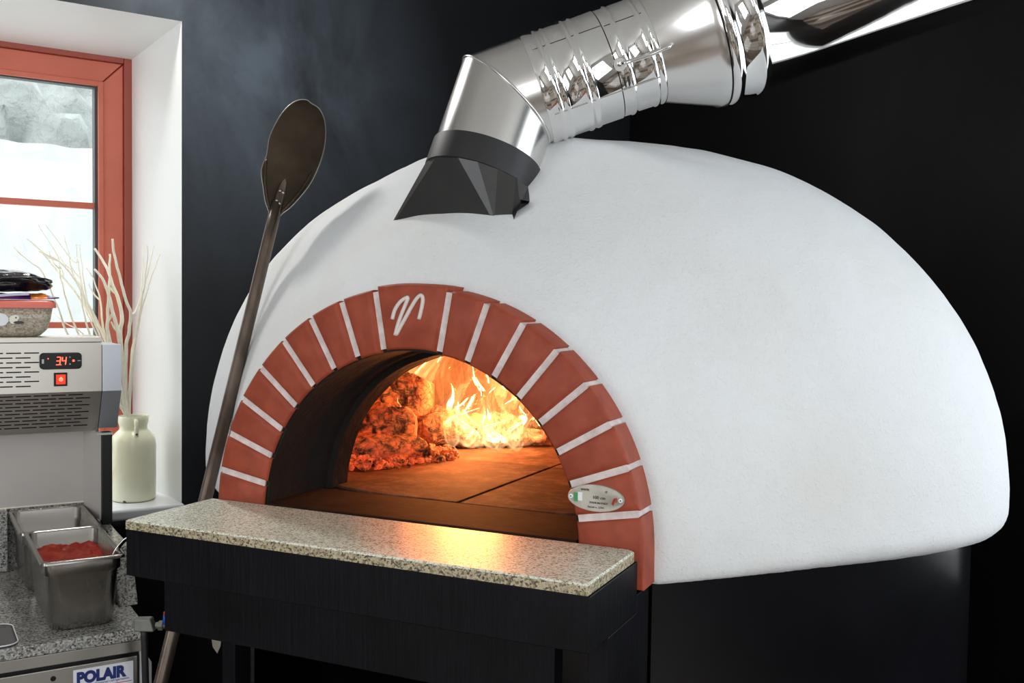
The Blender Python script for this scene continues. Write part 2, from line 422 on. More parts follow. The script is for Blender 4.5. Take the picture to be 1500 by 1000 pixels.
def walls():
    bm = bmesh.new(); box(bm, W, WL, WR, NF, NB+.4, -.1, 0); struct(obj('floor', bm, M['floor']))
    bm = bmesh.new(); box(bm, W, WL, WR, NF, NB+.4, ZTOP, ZTOP+.1); struct(obj('ceiling', bm, M['ceiling']))
    # window wall, thick, with a splayed opening
    o0, o1, oz0, oz1 = -.95, .381, .938, 2.129
    bm = bmesh.new(); T = NB+.40
    box(bm, W, WL-.1, o0, NB, T, 0, ZTOP); box(bm, W, o1+.10, WR+.1, NB, T, 0, ZTOP)
    box(bm, W, o0, o1+.10, NB, T, 0, oz0-.02); box(bm, W, o0, o1+.10, NB, T, oz1+.05, ZTOP)
    # wall face between the plaster of the reveal and the openings above
    quad(bm, [W(o1, NB, oz0-.02), W(o1+.10, NB, oz0-.02), W(o1+.10, NB, oz1+.05), W(o1, NB, oz1)])
    quad(bm, [W(o0, NB, oz1), W(o1, NB, oz1), W(o1+.10, NB, oz1+.05), W(o0, NB, oz1+.05)])
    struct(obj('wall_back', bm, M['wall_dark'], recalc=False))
    bm = bmesh.new(); box(bm, W, WR, WR+.1, NF, NB, 0, ZTOP); struct(obj('wall_right', bm, M['wall_black']))
    bm = bmesh.new(); box(bm, W, WL-.1, WL, NF, NB, 0, ZTOP); struct(obj('wall_left', bm, M['room_wall']))
    bm = bmesh.new(); box(bm, W, WL-.1, WR+.1, NF-.1, NF, 0, ZTOP); struct(obj('wall_front', bm, M['room_wall']))
    # unseen white casing added on the solid right wall round the lamp there
    added_win = struct(bpy.data.objects.new('added_window_casing', None)); COL.objects.link(added_win); added_win.location = W(1.8, -1.45, .9)
    bm = bmesh.new(); a0, a1, b0, b1 = -2.24, -.66, .88, 2.36
    for p, q, z0, z1 in ((a0, a0+.06, b0, b1), (a1-.06, a1, b0, b1), (a0+.06, a1-.06, b0, b0+.06), (a0+.06, a1-.06, b1-.06, b1), (-1.47, -1.43, b0+.06, b1-.06)): box(bm, W, 1.765, WR+.002, p, q, z0, z1)
    obj('window_frame', bm, M['white_paint'], added_win)
    # the corner bead, a thin lighter line
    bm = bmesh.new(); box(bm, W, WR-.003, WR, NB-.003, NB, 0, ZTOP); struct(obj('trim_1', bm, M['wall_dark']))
    # window
    win = struct(bpy.data.objects.new('window_1', None)); COL.objects.link(win); win.location = W(-.28, 1.3, oz0)
    NFp = NB+.30; f0, f1, fz0, fz1 = -.90, .337, .93, 2.083
    bm = bmesh.new()
    quad(bm, [W(o1, NB, oz0-.02), W(f1, NFp, oz0-.02), W(f1, NFp, fz1), W(o1, NB, oz1)])
    quad(bm, [W(o0, NB, oz1), W(o1, NB, oz1), W(f1, NFp, fz1), W(f0, NFp, fz1)])
    quad(bm, [W(o0, NB, oz0-.02), W(o0, NB, oz1), W(f0, NFp, fz1), W(f0, NFp, oz0-.02)])
    obj('window_reveal', bm, M['white_paint'], win, recalc=False)
    bm = bmesh.new(); box(bm, W, o0+.005, o1-.003, NB-.04, NFp-.002, .938, .965)
    obj('window_sill', bm, M['white_gloss'], win, bevel=.008, seg=3)
    # frame: outer fixed frame, darker side strip, then the sash
    bm = bmesh.new()
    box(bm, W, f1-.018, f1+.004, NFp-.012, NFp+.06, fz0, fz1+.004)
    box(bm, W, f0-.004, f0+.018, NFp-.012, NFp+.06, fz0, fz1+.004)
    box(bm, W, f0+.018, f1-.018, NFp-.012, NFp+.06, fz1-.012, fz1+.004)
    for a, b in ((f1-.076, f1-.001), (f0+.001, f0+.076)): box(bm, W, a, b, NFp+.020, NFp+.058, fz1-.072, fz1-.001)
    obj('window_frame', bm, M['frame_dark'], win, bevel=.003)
    g0, g1, gz0, gz1 = f0+.08, f1-.080, .985, fz1-.076
    bm = bmesh.new()
    sd, tp, a, c = .018, .012, NFp-.004, NFp+.05; jg = .0012
    def mit(p): hexa(bm, [W(x, a, z) for x, z in p]+[W(x, c, z) for x, z in p])
    mit([(g1, gz0-.05), (f1-sd, gz0-.05), (f1-sd, fz1-tp-jg), (g1, gz1-jg)])
    mit([(f0+sd, gz0-.05), (g0, gz0-.05), (g0, gz1-jg), (f0+sd, fz1-tp-jg)])
    mit([(g0+jg, gz1), (g1-jg, gz1), (f1-sd-jg, fz1-tp), (f0+sd+jg, fz1-tp)])
    box(bm, W, g0, g1, a, c, gz0-.05, gz0)
    # mitred bead round the glass
    b = .012
    for w0, w1, z0, z1 in ((g1-.002, g1+b, gz0, gz1+b), (g0-b, g0+.002, gz0, gz1+b), (g0, g1, gz1-.002, gz1+b)):
        box(bm, W, w0, w1, NFp-.010, NFp, z0, z1)
    obj('window_sash', bm, M['frame_paint'], win, bevel=.003)
    bm = bmesh.new()
    for zc in (1.698, 1.388, 1.078): box(bm, W, g0, g1, NFp+.008, NFp+.03, zc-.008, zc+.008)
    obj('glazing_bar', bm, M['frame_paint'], win, bevel=.002)
    bm = bmesh.new()
    box(bm, W, g1-.008, g1, NFp+.004, NFp+.03, gz0, gz1); box(bm, W, g0, g1-.008, NFp+.004, NFp+.03, gz1-.005, gz1)
    obj('glass_gasket', bm, M['gasket'], win)
    bm = bmesh.new(); box(bm, W, g0, g1, NFp+.018, NFp+.022, gz0, gz1)
    obj('glass_pane', bm, M['pane'], win)
walls()

def outdoors():
    bm = bmesh.new(); box(bm, W, -12, 8, NB+.45, 18, -.3, -.05)
    o = struct(obj('ground', bm, M['gravel']))
    # white corrugated fence
    bm = bmesh.new(); n = 400; top = []; 
    L = [[], [], [], []]
    for i in range(n+1):
        w = -6+12*i/n; dn = .006*math.sin(i*1.25)
        zt = 2.50 - .012*(w+1) + .006*math.sin(i*.6)
        L[0].append(W(w, 6+dn, -.06)); L[1].append(W(w, 6+dn, zt)); L[2].append(W(w, 6.06+dn, zt)); L[3].append(W(w, 6.06+dn, -.06))
    loft(bm, L, close=False, cap0=False, cap1=False)
    tag(obj('garden_fence', bm, M['fence'], origin=W(0, 6, 0)), 'overexposed white fence seen through the window glass', 'fence')
    for i, (w, n, r, h, lab) in enumerate((
            (-3.3, 9.2, 1.6, 4.6, 'tall blurred grey-green shrub at the left edge beyond the white fence'),
            (1.0, 9.4, 1.5, 4.1, 'blurred pale shrub beyond the white fence, nearest the right window stile'),)):
        bm = bmesh.new(); bmesh.ops.create_icosphere(bm, subdivisions=5, radius=1)
        for v in bm.verts:
            d = 1+.28*noise.noise(v.co*2.1+Vector((i*7, 0, 0)))+.16*noise.noise(v.co*5.5)+.10*noise.noise(v.co*13)
            v.co = Vector((v.co.x*r*d, v.co.y*r*d, v.co.z*h/2*d+h/2-.2))
        bmesh.ops.translate(bm, verts=bm.verts, vec=W(w, n, 0))
        tag(obj('garden_shrub', bm, M['hedge'], origin=W(w, n, 0), smooth=True), lab, 'shrub')
outdoors()

# ================================================================== PIZZA OVEN
oven = thing('pizza_oven', 'large white plastered domed wood-fired oven with red brick arch on a black base', 'oven', (XC, .78, 0))
Y0, AX, B1, B2, HH, Z0, PP, SB, MM, R2, Y2, K2 = .7844, .7868, .5648, .6128, .6536, 1.12, 2.2339, .935, 1.9053, .6173, .536, .9992
def hull_points():
    P = []
    th = [2*PI*i/200 for i in range(200)]
    rz = [(SB, ZB), (SB+.5*(1-SB)+.25*(1-SB), (ZB+Z0)/2)]
    for i in range(50):
        t = PI/2*i/49; rz.append((math.cos(t)**(2/PP) if i < 49 else 0.0, Z0+HH*math.sin(t)**(2/PP)))
    sg = lambda v, e: math.copysign(abs(v)**e, v)
    for r, z in rz:
        for a in th:
            c, s = math.cos(a), math.sin(a)
            P.append((XC+AX*r*sg(c, 2/MM), Y0+r*sg(s, 2/MM)*(B2 if s > 0 else B1), z))
    for i in range(61):
        a = -PI/2+PI*i/60
        P.append((XC+(RO+.004)*math.sin(a), D+.05, ZC+(RO+.004)*math.cos(a)))
        P.append((XC+R2*K2*math.sin(a), Y2, ZC+R2*math.cos(a)))
    for s in (-1, 1): P.append((XC+s*(RO+.004), D+.05, ZB))
    return P
def dome():
    bm = bmesh.new()
    for p in hull_points(): bm.verts.new(p)
    r = bmesh.ops.convex_hull(bm, input=bm.verts)
    bmesh.ops.delete(bm, geom=[v for v in bm.verts if not v.link_faces], context='VERTS')
    me = bpy.data.meshes.new('hull'); bm.to_mesh(me); bm.free()
    tmp = bpy.data.objects.new('hull', me); COL.objects.link(tmp)
    m = tmp.modifiers.new('r', 'REMESH'); m.mode = 'VOXEL'; m.voxel_size = .0105; m.use_smooth_shade = True
    s = tmp.modifiers.new('s', 'SMOOTH'); s.iterations = 6; s.factor = .5
    dg = bpy.context.evaluated_depsgraph_get(); me2 = bpy.data.meshes.new_from_object(tmp.evaluated_get(dg))
    bpy.data.objects.remove(tmp)
    bm = bmesh.new(); bm.from_mesh(me2); bpy.data.meshes.remove(me2)
    kill = []
    for f in bm.faces:
        c = f.calc_center_median(); dx = c.x-XC
        if c.y < D+.11 and abs(dx) < RO-.03 and c.z > ZB+.012 and (c.z < ZC or math.hypot(dx, c.z-ZC) < RO-.03): kill.append(f)
    bmesh.ops.delete(bm, geom=kill, context='FACES')
    for v in bm.verts:      # hand-trowelled unevenness
        q = v.co*3.0
        v.co += v.normal*(.004*noise.noise(q)+.0016*noise.noise(v.co*11)+.0007*noise.noise(v.co*34))
    obj('plaster_dome', bm, M['plaster'], oven, smooth=True, recalc=False)
dome()

def arch():
    yb = D+.075
    gap = .0042                         # half joint
    edges = [-(A0+DA*7)]+[-(A0+DA*k) for k in range(6, -1, -1)]
    joints = sorted([-(A0+DA*k) for k in range(8)]+[(A0+DA*k) for k in range(8)])
    def P(th, r, y): return Vector((XC+r*math.sin(th), y, ZC+r*math.cos(th)))
    spans = list(zip(joints, joints[1:]))
    rnd = random.Random(3)
    def sooty(bm):          # the underside of each brick is burnt black
        for f in bm.faces:
            c = f.calc_center_median(); rr = math.hypot(c.x-XC, c.z-ZC) if c.z > ZC else abs(c.x-XC)
            if rr < RI+.012 and c.y > D+.004: f.material_index = 1
    for a, b in spans:
        key = abs(a+b) < 1e-6
        r0, r1 = RI+rnd.uniform(-.002, .001), RO+(.004 if key else 0)
        g0, g1 = gap/.305, gap/.305
        n = 7; bm = bmesh.new()
        def loop(y, inset):
            out = []
            for i in range(n+1):
                # joint edges are parallel to the joint line, so the gap is constant
                t = i/n
                th = (a+gap/r1)+(b-a-2*gap/r1)*t
                out.append(P(th+(inset/r1)*(1-2*t), r1-inset, y))
            for i in range(n+1):
                t = 1-i/n
                th = (a+gap/r0)+(b-a-2*gap/r0)*t
                out.append(P(th+(inset/r0)*(1-2*t), r0+inset*.8, y))
            return out
        c = .0055
        loft(bm, [loop(D, c), loop(D+c*.35, c*.35), loop(D+c, 0), loop(yb, 0)], cap0=True, cap1=True)
        if key:
            sooty(bm); ks = obj('keystone', bm, [M['brick'], M['soot']], oven, auto=50)
        else:
            sooty(bm); obj('arch_brick', bm, [M['brick'], M['soot']], oven, auto=50)
    # the two springers run down to the base
    for s in (-1, 1):
        th = A0+DA*7; bm = bmesh.new(); zlow = ZB+.006 if s > 0 else ZB+.006
        def loop(y, inset):
            out = []
            for i in range(5):
                t = th+gap/RO+inset/RO+(PI/2-th-gap/RO-inset/RO)*i/4; p = P(t, RO-inset, y); out.append(p)
            out.append(Vector((XC+RO-inset, y, zlow+inset))); out.append(Vector((XC+RI+inset*.8, y, zlow+inset)))
            for i in range(5):
                t = PI/2+(th+gap/RI+inset/RI-PI/2)*i/4; out.append(P(t, RI+inset*.8, y))
            if s < 0: out = [Vector((2*XC-p.x, p.y, p.z)) for p in out]
            return out
        c = .0055
        loft(bm, [loop(D, c), loop(D+c*.35, c*.35), loop(D+c, 0), loop(yb, 0)])
        sooty(bm); obj('arch_brick', bm, [M['brick'], M['soot']], oven, auto=50)
    # mortar ring
    bm = bmesh.new(); N = 90; loops = []
    for i in range(N+1):
        th = -1.5+3.0*i/N
        loops.append([P(th, RI+.003, D+.0045), P(th, RO-.0035, D+.0045), P(th, RO-.0030, yb-.004), P(th, RO-.040, yb-.004), P(th, RI+.012, D+.012), P(th, RI+.004, D+.009)])
    loft(bm, loops)
    obj('mortar', bm, M['mortar'], oven)
    # carved white mark on the keystone: two strokes
    z0 = D-.001
    strokes = [[(.329, 1.440), (.333, 1.453), (.341, 1.464), (.350, 1.470), (.3545, 1.4705), (.351, 1.462), (.345, 1.449), (.339, 1.434), (.334, 1.417)],
               [(.336, 1.418), (.343, 1.430), (.353, 1.446), (.361, 1.459), (.369, 1.470), (.3755, 1.4745), (.379, 1.470), (.3775, 1.458), (.373, 1.441)]]
    bm = bmesh.new()
    for s in strokes: tube(bm, smooth_path([(x, z0, z) for x, z in s], 4), .0030, 8)
    obj('emblem', bm, M['emblem'], ks, smooth=True)
    return ks
arch()

def name_plate():
    cx, cz, a, b = .6435, 1.2120, .0395, .0178
    bm = bmesh.new()
    y = D-.0030
    el = lambda k, yy: [Vector((cx+a*k*math.cos(2*PI*i/48), yy, cz+b*k*math.sin(2*PI*i/48))) for i in range(48)]
    loft(bm, [el(1.0, D+.0005), el(1.0, y+.0008), el(.985, y), el(.965, y), el(.955, y+.0003)])
    pl = obj('name_plate', bm, M['plate'], oven, auto=40)
    for sx in (-.0345, .0345):
        bm = bmesh.new(); lathe(bm, [(0, .0030), (.0012, .0028), (.0014, .0010), (.0010, .0009), (.0010, 0.0001)], (cx+sx, y+.0003, cz), (0, -1, 0), 20, cap1=True)
        obj('rivet', bm, M['white_gloss'], pl, auto=40)
        bm = bmesh.new(); lathe(bm, [(.0012, .0011), (.00175, .0009), (.0018, .0001)], (cx+sx, y+.0003, cz), (0, -1, 0), 14, cap1=True); obj('rivet_hole', bm, M['dark_ink'], pl)
    yf = y-.0003
    def patch(nm, x0, x1, zz0, zz1, mat):
        bm = bmesh.new(); box(bm, O, cx+x0, cx+x1, yf, yf+.0006, cz+zz0, cz+zz1); obj(nm, bm, mat, pl)
    patch('flag_green', -.0305, -.0250, -.0064, .0052, M['green_ink'])
    patch('flag_white', -.0248, -.0186, -.0050, .0062, M['white_gloss'])
    X, Z = (1, 0, 0), (0, 0, 1)
    def tx(nm, body, x, z, size, mat, width, bold=.0): text_obj(nm, body, size, mat, pl, (cx+x, yf, cz+z), X, Z, .0002, bold, width=width)
    tx('lettering', 'WWW.', -.021, .0085, .0046, M['dark_ink'], .0125)
    tx('lettering', 'IT', .0130, .0078, .0042, M['dark_ink'], .0032)
    tx('lettering', '100 cm', -.0045, -.0008, .0058, M['dark_ink'], .0165)
    tx('lettering', 'MADE IN ITALY', -.0085, -.0072, .0036, M['dark_ink'], .0250)
    tx('lettering', 'Serial n. 2701', -.0110, -.0130, .0034, M['dark_ink'], .0225)
    bm = bmesh.new()
    tube(bm, [(cx+x, yf, cz+z) for x, z in ((.0225, -.006), (.0250, .001), (.0262, .0025), (.0245, -.004), (.0240, -.0075), (.0262, -.0015), (.0285, .003), (.0290, .001), (.0284, -.003))], .0005, 6)
    obj('red_mark', bm, M['red_ink'], pl)
name_plate()

def clip_poly(poly, ring):
    # keep the part of poly inside the convex counter-clockwise ring
    for i in range(len(ring)):
        a, b = ring[i], ring[(i+1) % len(ring)]; out = []
        side = lambda p: (b[0]-a[0])*(p[1]-a[1])-(b[1]-a[1])*(p[0]-a[0])
        for k in range(len(poly)):
            p, q = poly[k], poly[(k+1) % len(poly)]; sp, sq = side(p), side(q)
            if sp >= 0: out.append(p)
            if sp*sq < 0:
                t = sp/(sp-sq); out.append((p[0]+(q[0]-p[0])*t, p[1]+(q[1]-p[1])*t))
        poly = out
        if len(poly) < 3: return []
    return poly
def prism(poly, z0, z1):
    bm = bmesh.new(); loft(bm, [[Vector((x, y, z0)) for x, y in poly], [Vector((x, y, z1)) for x, y in poly]]); return bm
OVAL = [(XC+.62*math.cos(2*PI*k/72), .815+.50*math.sin(2*PI*k/72)) for k in range(72)]
def interior():
    # hearth of square fire tiles, dark open joints
    zf = 1.1515
    obj('hearth_joint', prism(OVAL, 1.128, zf-.004), M['joint'], oven)
    bm = bmesh.new(); box(bm, O, XC-RI+.004, XC+RI-.004, D+.004, .36, 1.128, zf-.0042); obj('hearth_joint', bm, M['joint'], oven)
    ys = [D+.004, .327, .705, 1.08, 1.32]; xs = [XC-.66, XC-.40, XC, XC+.40, XC+.66]
    g = .0022
    for j in range(4):
        for i in range(4):
            x0, x1 = xs[i]+g, xs[i+1]-g; y0, y1 = ys[j]+(g if j else 0), ys[j+1]-g
            if j == 0: x0, x1 = max(x0, XC-RI+.003), min(x1, XC+RI-.003)
            if x1 <= x0: continue
            if j == 0 and i == 1: x1 = XC+RI-.003
            if j == 0 and i != 1: continue
            pg = [(x0, y0), (x1, y0), (x1, y1), (x0, y1)]
            if j: pg = clip_poly(pg, OVAL)
            if len(pg) < 3: continue
            bm = prism(pg, 1.130, zf+random.uniform(-.0006, .0006))
            obj('hearth_tile', bm, M['hearth'] if j else M['hearth_front'], oven, bevel=.0015, seg=1)
    # entrance tunnel and inner doorway ring, black with soot
    bm = bmesh.new(); N = 48
    def ringpts(r, y): 
        out = [Vector((XC-r, y, 1.12))]
        for i in range(N+1):
            a = -PI/2+PI*i/N; k = 1+.006*noise.noise(Vector((a*5, y*20, 1)))
            out.append(Vector((XC+r*k*math.sin(a), y, ZC+r*k*math.cos(a))))
        out.append(Vector((XC+r, y, 1.12))); return out
    loops = [ringpts(RI+.006, D+.0085), ringpts(RI-.0022, D+.0095), ringpts(RI-.0018, D+.06), ringpts(RI-.001, D+.09), ringpts(RI-.001, D+.120), ringpts(RI-.004, D+.125), ringpts(RI-.004, .338),
             ringpts(RI-.012, .343), ringpts(RI-.014, .385), ringpts(RI+.05, .388), ringpts(RI+.05, .40), ringpts(RI+.05, D+.06)]
    loft(bm, loops, close=False, cap0=False, cap1=False)
    obj('tunnel_lining', bm, M['soot'], oven, auto=45, recalc=False)
    # inner vault: a low brick half dome
    bm = bmesh.new()
    cx, cy, rx, ry, h = XC, .815, .60, .46, .405
    prof = []; seg = 72
    for i in range(26):
        t = PI/2*i/25; prof.append((math.cos(t)**.8 if i < 25 else 0.001, math.sin(t)))
    loops = [[Vector((cx+rx*r*math.cos(2*PI*k/seg), cy+ry*r*math.sin(2*PI*k/seg), zf-.01+h*z)) for k in range(seg)] for r, z in prof]
    loft(bm, loops, cap0=False, cap1=True)
    kill = [f for f in bm.faces if f.calc_center_median().y < .40 or (f.calc_center_median().y < .62 and abs(f.calc_center_median().x-cx) < .30)]
    bmesh.ops.delete(bm, geom=kill, context='FACES')
    obj('inner_vault', bm, M['vault'], oven, smooth=True)
interior()

def base():
    # 2D outline of the plaster foot, drawn in a little, with straight cheeks at the front
    pts = [(p[0], p[1]) for p in hull_points() if abs(p[2]-ZB) < 1e-6]
    pts = sorted(set((round(x, 5), round(y, 5)) for x, y in pts))
    def half(ps):
        h = []
        for p in ps:
            while len(h) > 1 and (h[-1][0]-h[-2][0])*(p[1]-h[-2][1])-(h[-1][1]-h[-2][1])*(p[0]-h[-2][0]) <= 0: h.pop()
            h.append(p)
        return h
    lo = half(pts); hi = half(pts[::-1]); ring = lo[:-1]+hi[:-1]            # counter-clockwise
    yf = D+.05
    ring = [p for p in ring if not (abs(p[1]-yf) < 1e-3)]
    # start at the right front, go round the back to the left front
    ring.sort(key=lambda p: math.atan2(p[1]-Y0, p[0]-XC))
    k = min(range(len(ring)), key=lambda i: (0 if ring[i][0] > XC else 1, ring[i][1]))
    ring = ring[k:]+ring[:k]
    xr, xl = XC+RO-.001, XC-RO+.001
    path = [(xr, yf+.002)]+ring+[(xl, yf+.002)]
    path = [Vector((x, y)) for x, y in path]
    ins = []
    for i, p in enumerate(path):
        t = (path[min(i+1, len(path)-1)]-path[max(i-1, 0)]).normalized(); nrm = Vector((-t.y, t.x))
        ins.append((p+nrm*.003, p+nrm*.025))
    bm = bmesh.new()
    loft(bm, [[Vector((a.x, a.y, 0)), Vector((a.x, a.y, ZB+.004)), Vector((b.x, b.y, ZB+.004)), Vector((b.x, b.y, 0))] for a, b in ins], cap0=True, cap1=True)
    obj('base_drum', bm, M['black_gloss'], oven, auto=35)
    # cheeks either side of the firewood niche, and the deck that closes the niche above
    for nm, x0, x1, y0 in (('side_board', .676, .7018, .068), ('side_board', xl, xl+.026, .19)):
        bm = bmesh.new(); loft(bm, [[O(x, y, z) for y, z in ((y0, 0), (yf+.001, 0), (yf+.001, 1.0915), (D+.0005, 1.0915), (D+.0005, 1.0680), (y0, 1.0680))] for x in (x0, x1)])
        obj(nm, bm, M['black_wood'], oven, bevel=.001)
    obj('niche_deck', prism([(x, y) for x, y in reversed([(b.x, b.y) for a, b in ins])], 1.062, 1.086), M['black_wood'], oven)
    # box under the stone shelf and the narrower rail below it
    bm = bmesh.new()
    b = .010
    box(bm, O, -.0045, .7020, .002, D-.001, 1.0685, 1.1352)
    obj('support_box', bm, M['black_wood'], oven, bevel=.0015)
    bm = bmesh.new(); box(bm, O, .021, .640, .050, .078, .978, 1.0685)
    obj('support_rail', bm, M['black_wood'], oven, bevel=.0015)
base()

# stone shelf
bm = bmesh.new()
def slab():
    x0, x1, y0, y1, z0, z1 = -.001, .7005, -.002, D-.0015, 1.1365, 1.150
    r = .012
    out = [(x0, y0), (x1, y0)]
    for i in range(6):
        a = PI/2*i/5; out.append((x1-r+r*math.cos(a), y1-r+r*math.sin(a)))
    out.append((x0, y1))
    c = .0022
    def lp(z, ins):
        cx, cy = (x0+x1)/2, (y0+y1)/2
        return [Vector((x+(ins if x < cx else -ins), y+(ins if y < cy else -ins), z)) for x, y in out]
    L = loft(bm, [lp(z0, 0), lp(z1-c, 0), lp(z1, c)])
    bm.faces.ensure_lookup_table()
    for f in bm.faces:
        f.normal_update()
        if abs(f.normal.z) < .3: f.material_index = 1
slab()
tag(obj('stone_shelf', bm, [M['granite_cream'], M['granite_edge']], origin=(.35, .09, 1.1365)), 'polished cream granite shelf slab in front of the brick oven mouth', 'shelf')

# ================================================================== FIRE
ZF = 1.152
def log(name, p0, p1, r, label, mat='log', seed=0):
    p0, p1 = Vector(p0), Vector(p1); bm = bmesh.new(); n, seg = 30, 30
    ax = (p1-p0).normalized(); u, v = basis(ax); loops = []
    for i in range(n+1):
        t = i/n; c = p0.lerp(p1, t)+u*.006*math.sin(t*3+seed)
        rr = r*(1-.42*abs(2*t-1)**7)*(1+.10*noise.noise(Vector((t*4, seed, 0))))
        ring = []
        for k in range(seg):
            a = 2*PI*k/seg; d = u*math.cos(a)+v*math.sin(a)
            q = (c+d*rr)*34+Vector((seed*3.1, 0, 0))
            # cracked into charred blocks
            ring.append(c+d*rr*(1+.20*noise.noise(q*.6)+.16*noise.noise(q*1.6)+.13*noise.noise(q*3.7)+.06*noise.noise(q*8)))
        loops.append(ring)
    loft(bm, loops)
    return tag(obj(name, bm, M[mat], origin=(p0+p1)/2-Vector((0, 0, r)), auto=40), label, 'log')
log('burning_log', (-.06, .60, ZF+.058), (.085, .665, ZF+.060), .045, 'thick charred log glowing orange, end facing out at the left of the fire', seed=1)
log('burning_log', (.005, .515, ZF+.030), (.120, .640, ZF+.028), .026, 'split charred log lying in the embers at the front left of the fire', seed=2)
log('burning_log', (-.16, .74, ZF+.11), (.03, .83, ZF+.105), .050, 'log engulfed in flame on top of the pile at the left', seed=3)
log('burning_log', (-.10, .86, ZF+.04), (.06, .92, ZF+.04), .040, 'glowing log lying behind the pile under the left flame', seed=4)
log('burning_log', (.02, .80, ZF+.040), (.20, .92, ZF+.036), .036, 'log burning brightest under the tall central flames', seed=5)
log('burning_log', (.165, .895, ZF+.022), (.245, .945, ZF+.020), .018, 'small charred log end right of the main flames', seed=6)
log('burning_log', (-.17, .60, ZF+.036), (-.05, .72, ZF+.036), .036, 'log glowing red deep at the left wall of the oven', seed=7)
def embers():
    bm = bmesh.new(); r = random.Random(11)
    for i in range(420):
        a = r.uniform(0, 2*PI); q = math.sqrt(r.random())
        x = .025+q*.125*math.cos(a); y = .62+q*.17*math.sin(a)
        x += (y-.62)*.25
        s = r.uniform(.006, .016)*(1.15-.5*q)
        z = ZF+s*.5+r.uniform(0, .040)*(1-q)
        m = Matrix.Translation((x, y, z)) @ Matrix.Rotation(r.uniform(0, 6), 4, Vector((r.uniform(-1, 1), r.uniform(-1, 1), r.uniform(-1, 1))).normalized()) @ Matrix.Diagonal((s, s*.75, s*.6, 1))
        vs_ = bmesh.ops.create_icosphere(bm, subdivisions=1, radius=1, matrix=m)['verts']
        for v in vs_: v.co += Vector((r.uniform(-1, 1), r.uniform(-1, 1), r.uniform(-1, 1)))*s*.18
    tag(obj('ember_bed', bm, M['ember'], origin=(.03, .62, ZF)), 'bed of glowing orange embers heaped at the left of the hearth', 'embers', kind='stuff')
embers()
fire = thing('fire', 'bright yellow-orange wood flames rising at the back of the oven', 'fire', (.14, .82, ZF))
def flame(base, height, r, seed, lean=(0, 0), mat='flame', thick=.0022, wav=.5, flat=1.0, rot=0, hollow=True):
    """closed wavy tongue; a thin glowing skin, so its edges read brighter"""
    n, seg = 48, 40; base = Vector(base); bm = bmesh.new()
    rn = random.Random(seed); ph = rn.uniform(0, 9)
    def shell(th):
        loops = []
        for i in range(n+1):
            t = i/n
            prof = .62*(1-t)**.8*(1+.55*math.sin(PI*min(1, t*1.35)))*(.14+.86*(min(1, t/.20))**.6) if t < 1 else 0
            rr = max(r*prof*1.35-th, .0004)
            cx = lean[0]*t**1.5+wav*r*math.sin(t*5.2+ph)*t+wav*.5*r*math.sin(t*11+ph*2)*t
            cy = lean[1]*t**1.5+wav*r*math.cos(t*4.1+ph)*t
            c = base+Vector((cx, cy, t*height*(1 if th == 0 else .985)+(0 if th == 0 else .004)))
            ring = []
            for k in range(seg):
                a = 2*PI*k/seg; q = Vector((math.cos(a)*1.3, math.sin(a)*1.3, t*height*8+ph))
                d = 1+.80*noise.noise(q+Vector((seed, 0, 0)))+.22*noise.noise(q*2.1)
                x, y = rr*d*math.cos(a), rr*d*math.sin(a)*flat
                ring.append(c+Vector((x*math.cos(rot)-y*math.sin(rot), x*math.sin(rot)+y*math.cos(rot), 0)))
            loops.append(ring)
        return loops
    loft(bm, shell(0))
    bmesh.ops.recalc_face_normals(bm, faces=bm.faces)
    if hollow:
        n0 = len(bm.faces); L = shell(thick)
        b2 = bmesh.new(); loft(b2, L); bmesh.ops.recalc_face_normals(b2, faces=b2.faces); bmesh.ops.reverse_faces(b2, faces=b2.faces)
        me = bpy.data.meshes.new('t'); b2.to_mesh(me); b2.free(); bm.from_mesh(me); bpy.data.meshes.remove(me)
    obj('flame', bm, M[mat], fire, smooth=True, recalc=False)
S = ZF+.004
# tall central sheets, folded and leaning
rf = random.Random(21)
for k in range(13):
    x = .085+.135*k/12+rf.uniform(-.01, .01); y = .80+.10*rf.random()
    hgt = rf.uniform(.20, .36) if 2 < k < 11 else rf.uniform(.12, .22)
    flame((x, y, S+rf.uniform(0, .02)), hgt, rf.uniform(.032, .050), 30+k, (rf.uniform(-.03, .03), .02), wav=rf.uniform(.5, 1.1), flat=rf.uniform(.30, .6), rot=rf.uniform(-.5, .5))
flame((.215, .900, S), .120, .034, 6, (.02, .0), wav=.4, flat=.5)
flame((.240, .920, S+.01), .090, .024, 7, (.02, .0), wav=.5, flat=.5)
# left flames off the log pile
for k in range(7):
    x = -.07+.13*k/6; y = .80+.05*rf.random()
    flame((x, y, S+.11-.05*k/6), rf.uniform(.20, .30), rf.uniform(.028, .042), 60+k, (rf.uniform(-.02, .03), .01), wav=rf.uniform(.7, 1.2), flat=rf.uniform(.3, .6), rot=rf.uniform(-.5, .5))
flame((.02, .68, S+.05), .060, .016, 11, (.01, .0), wav=.7)
# haze and hot cores
flame((.14, .86, S), .360, .095, 12, (0, 0), 'flame_soft', thick=.003, wav=.3)
for k in range(9):
    flame((.095+.135*k/8, .795+.05*rf.random(), S), rf.uniform(.06, .13), rf.uniform(.018, .030), 80+k, (rf.uniform(-.01, .01), .0), 'flame_core', thick=.0032, wav=.8, flat=.5, rot=rf.uniform(-.4, .4))

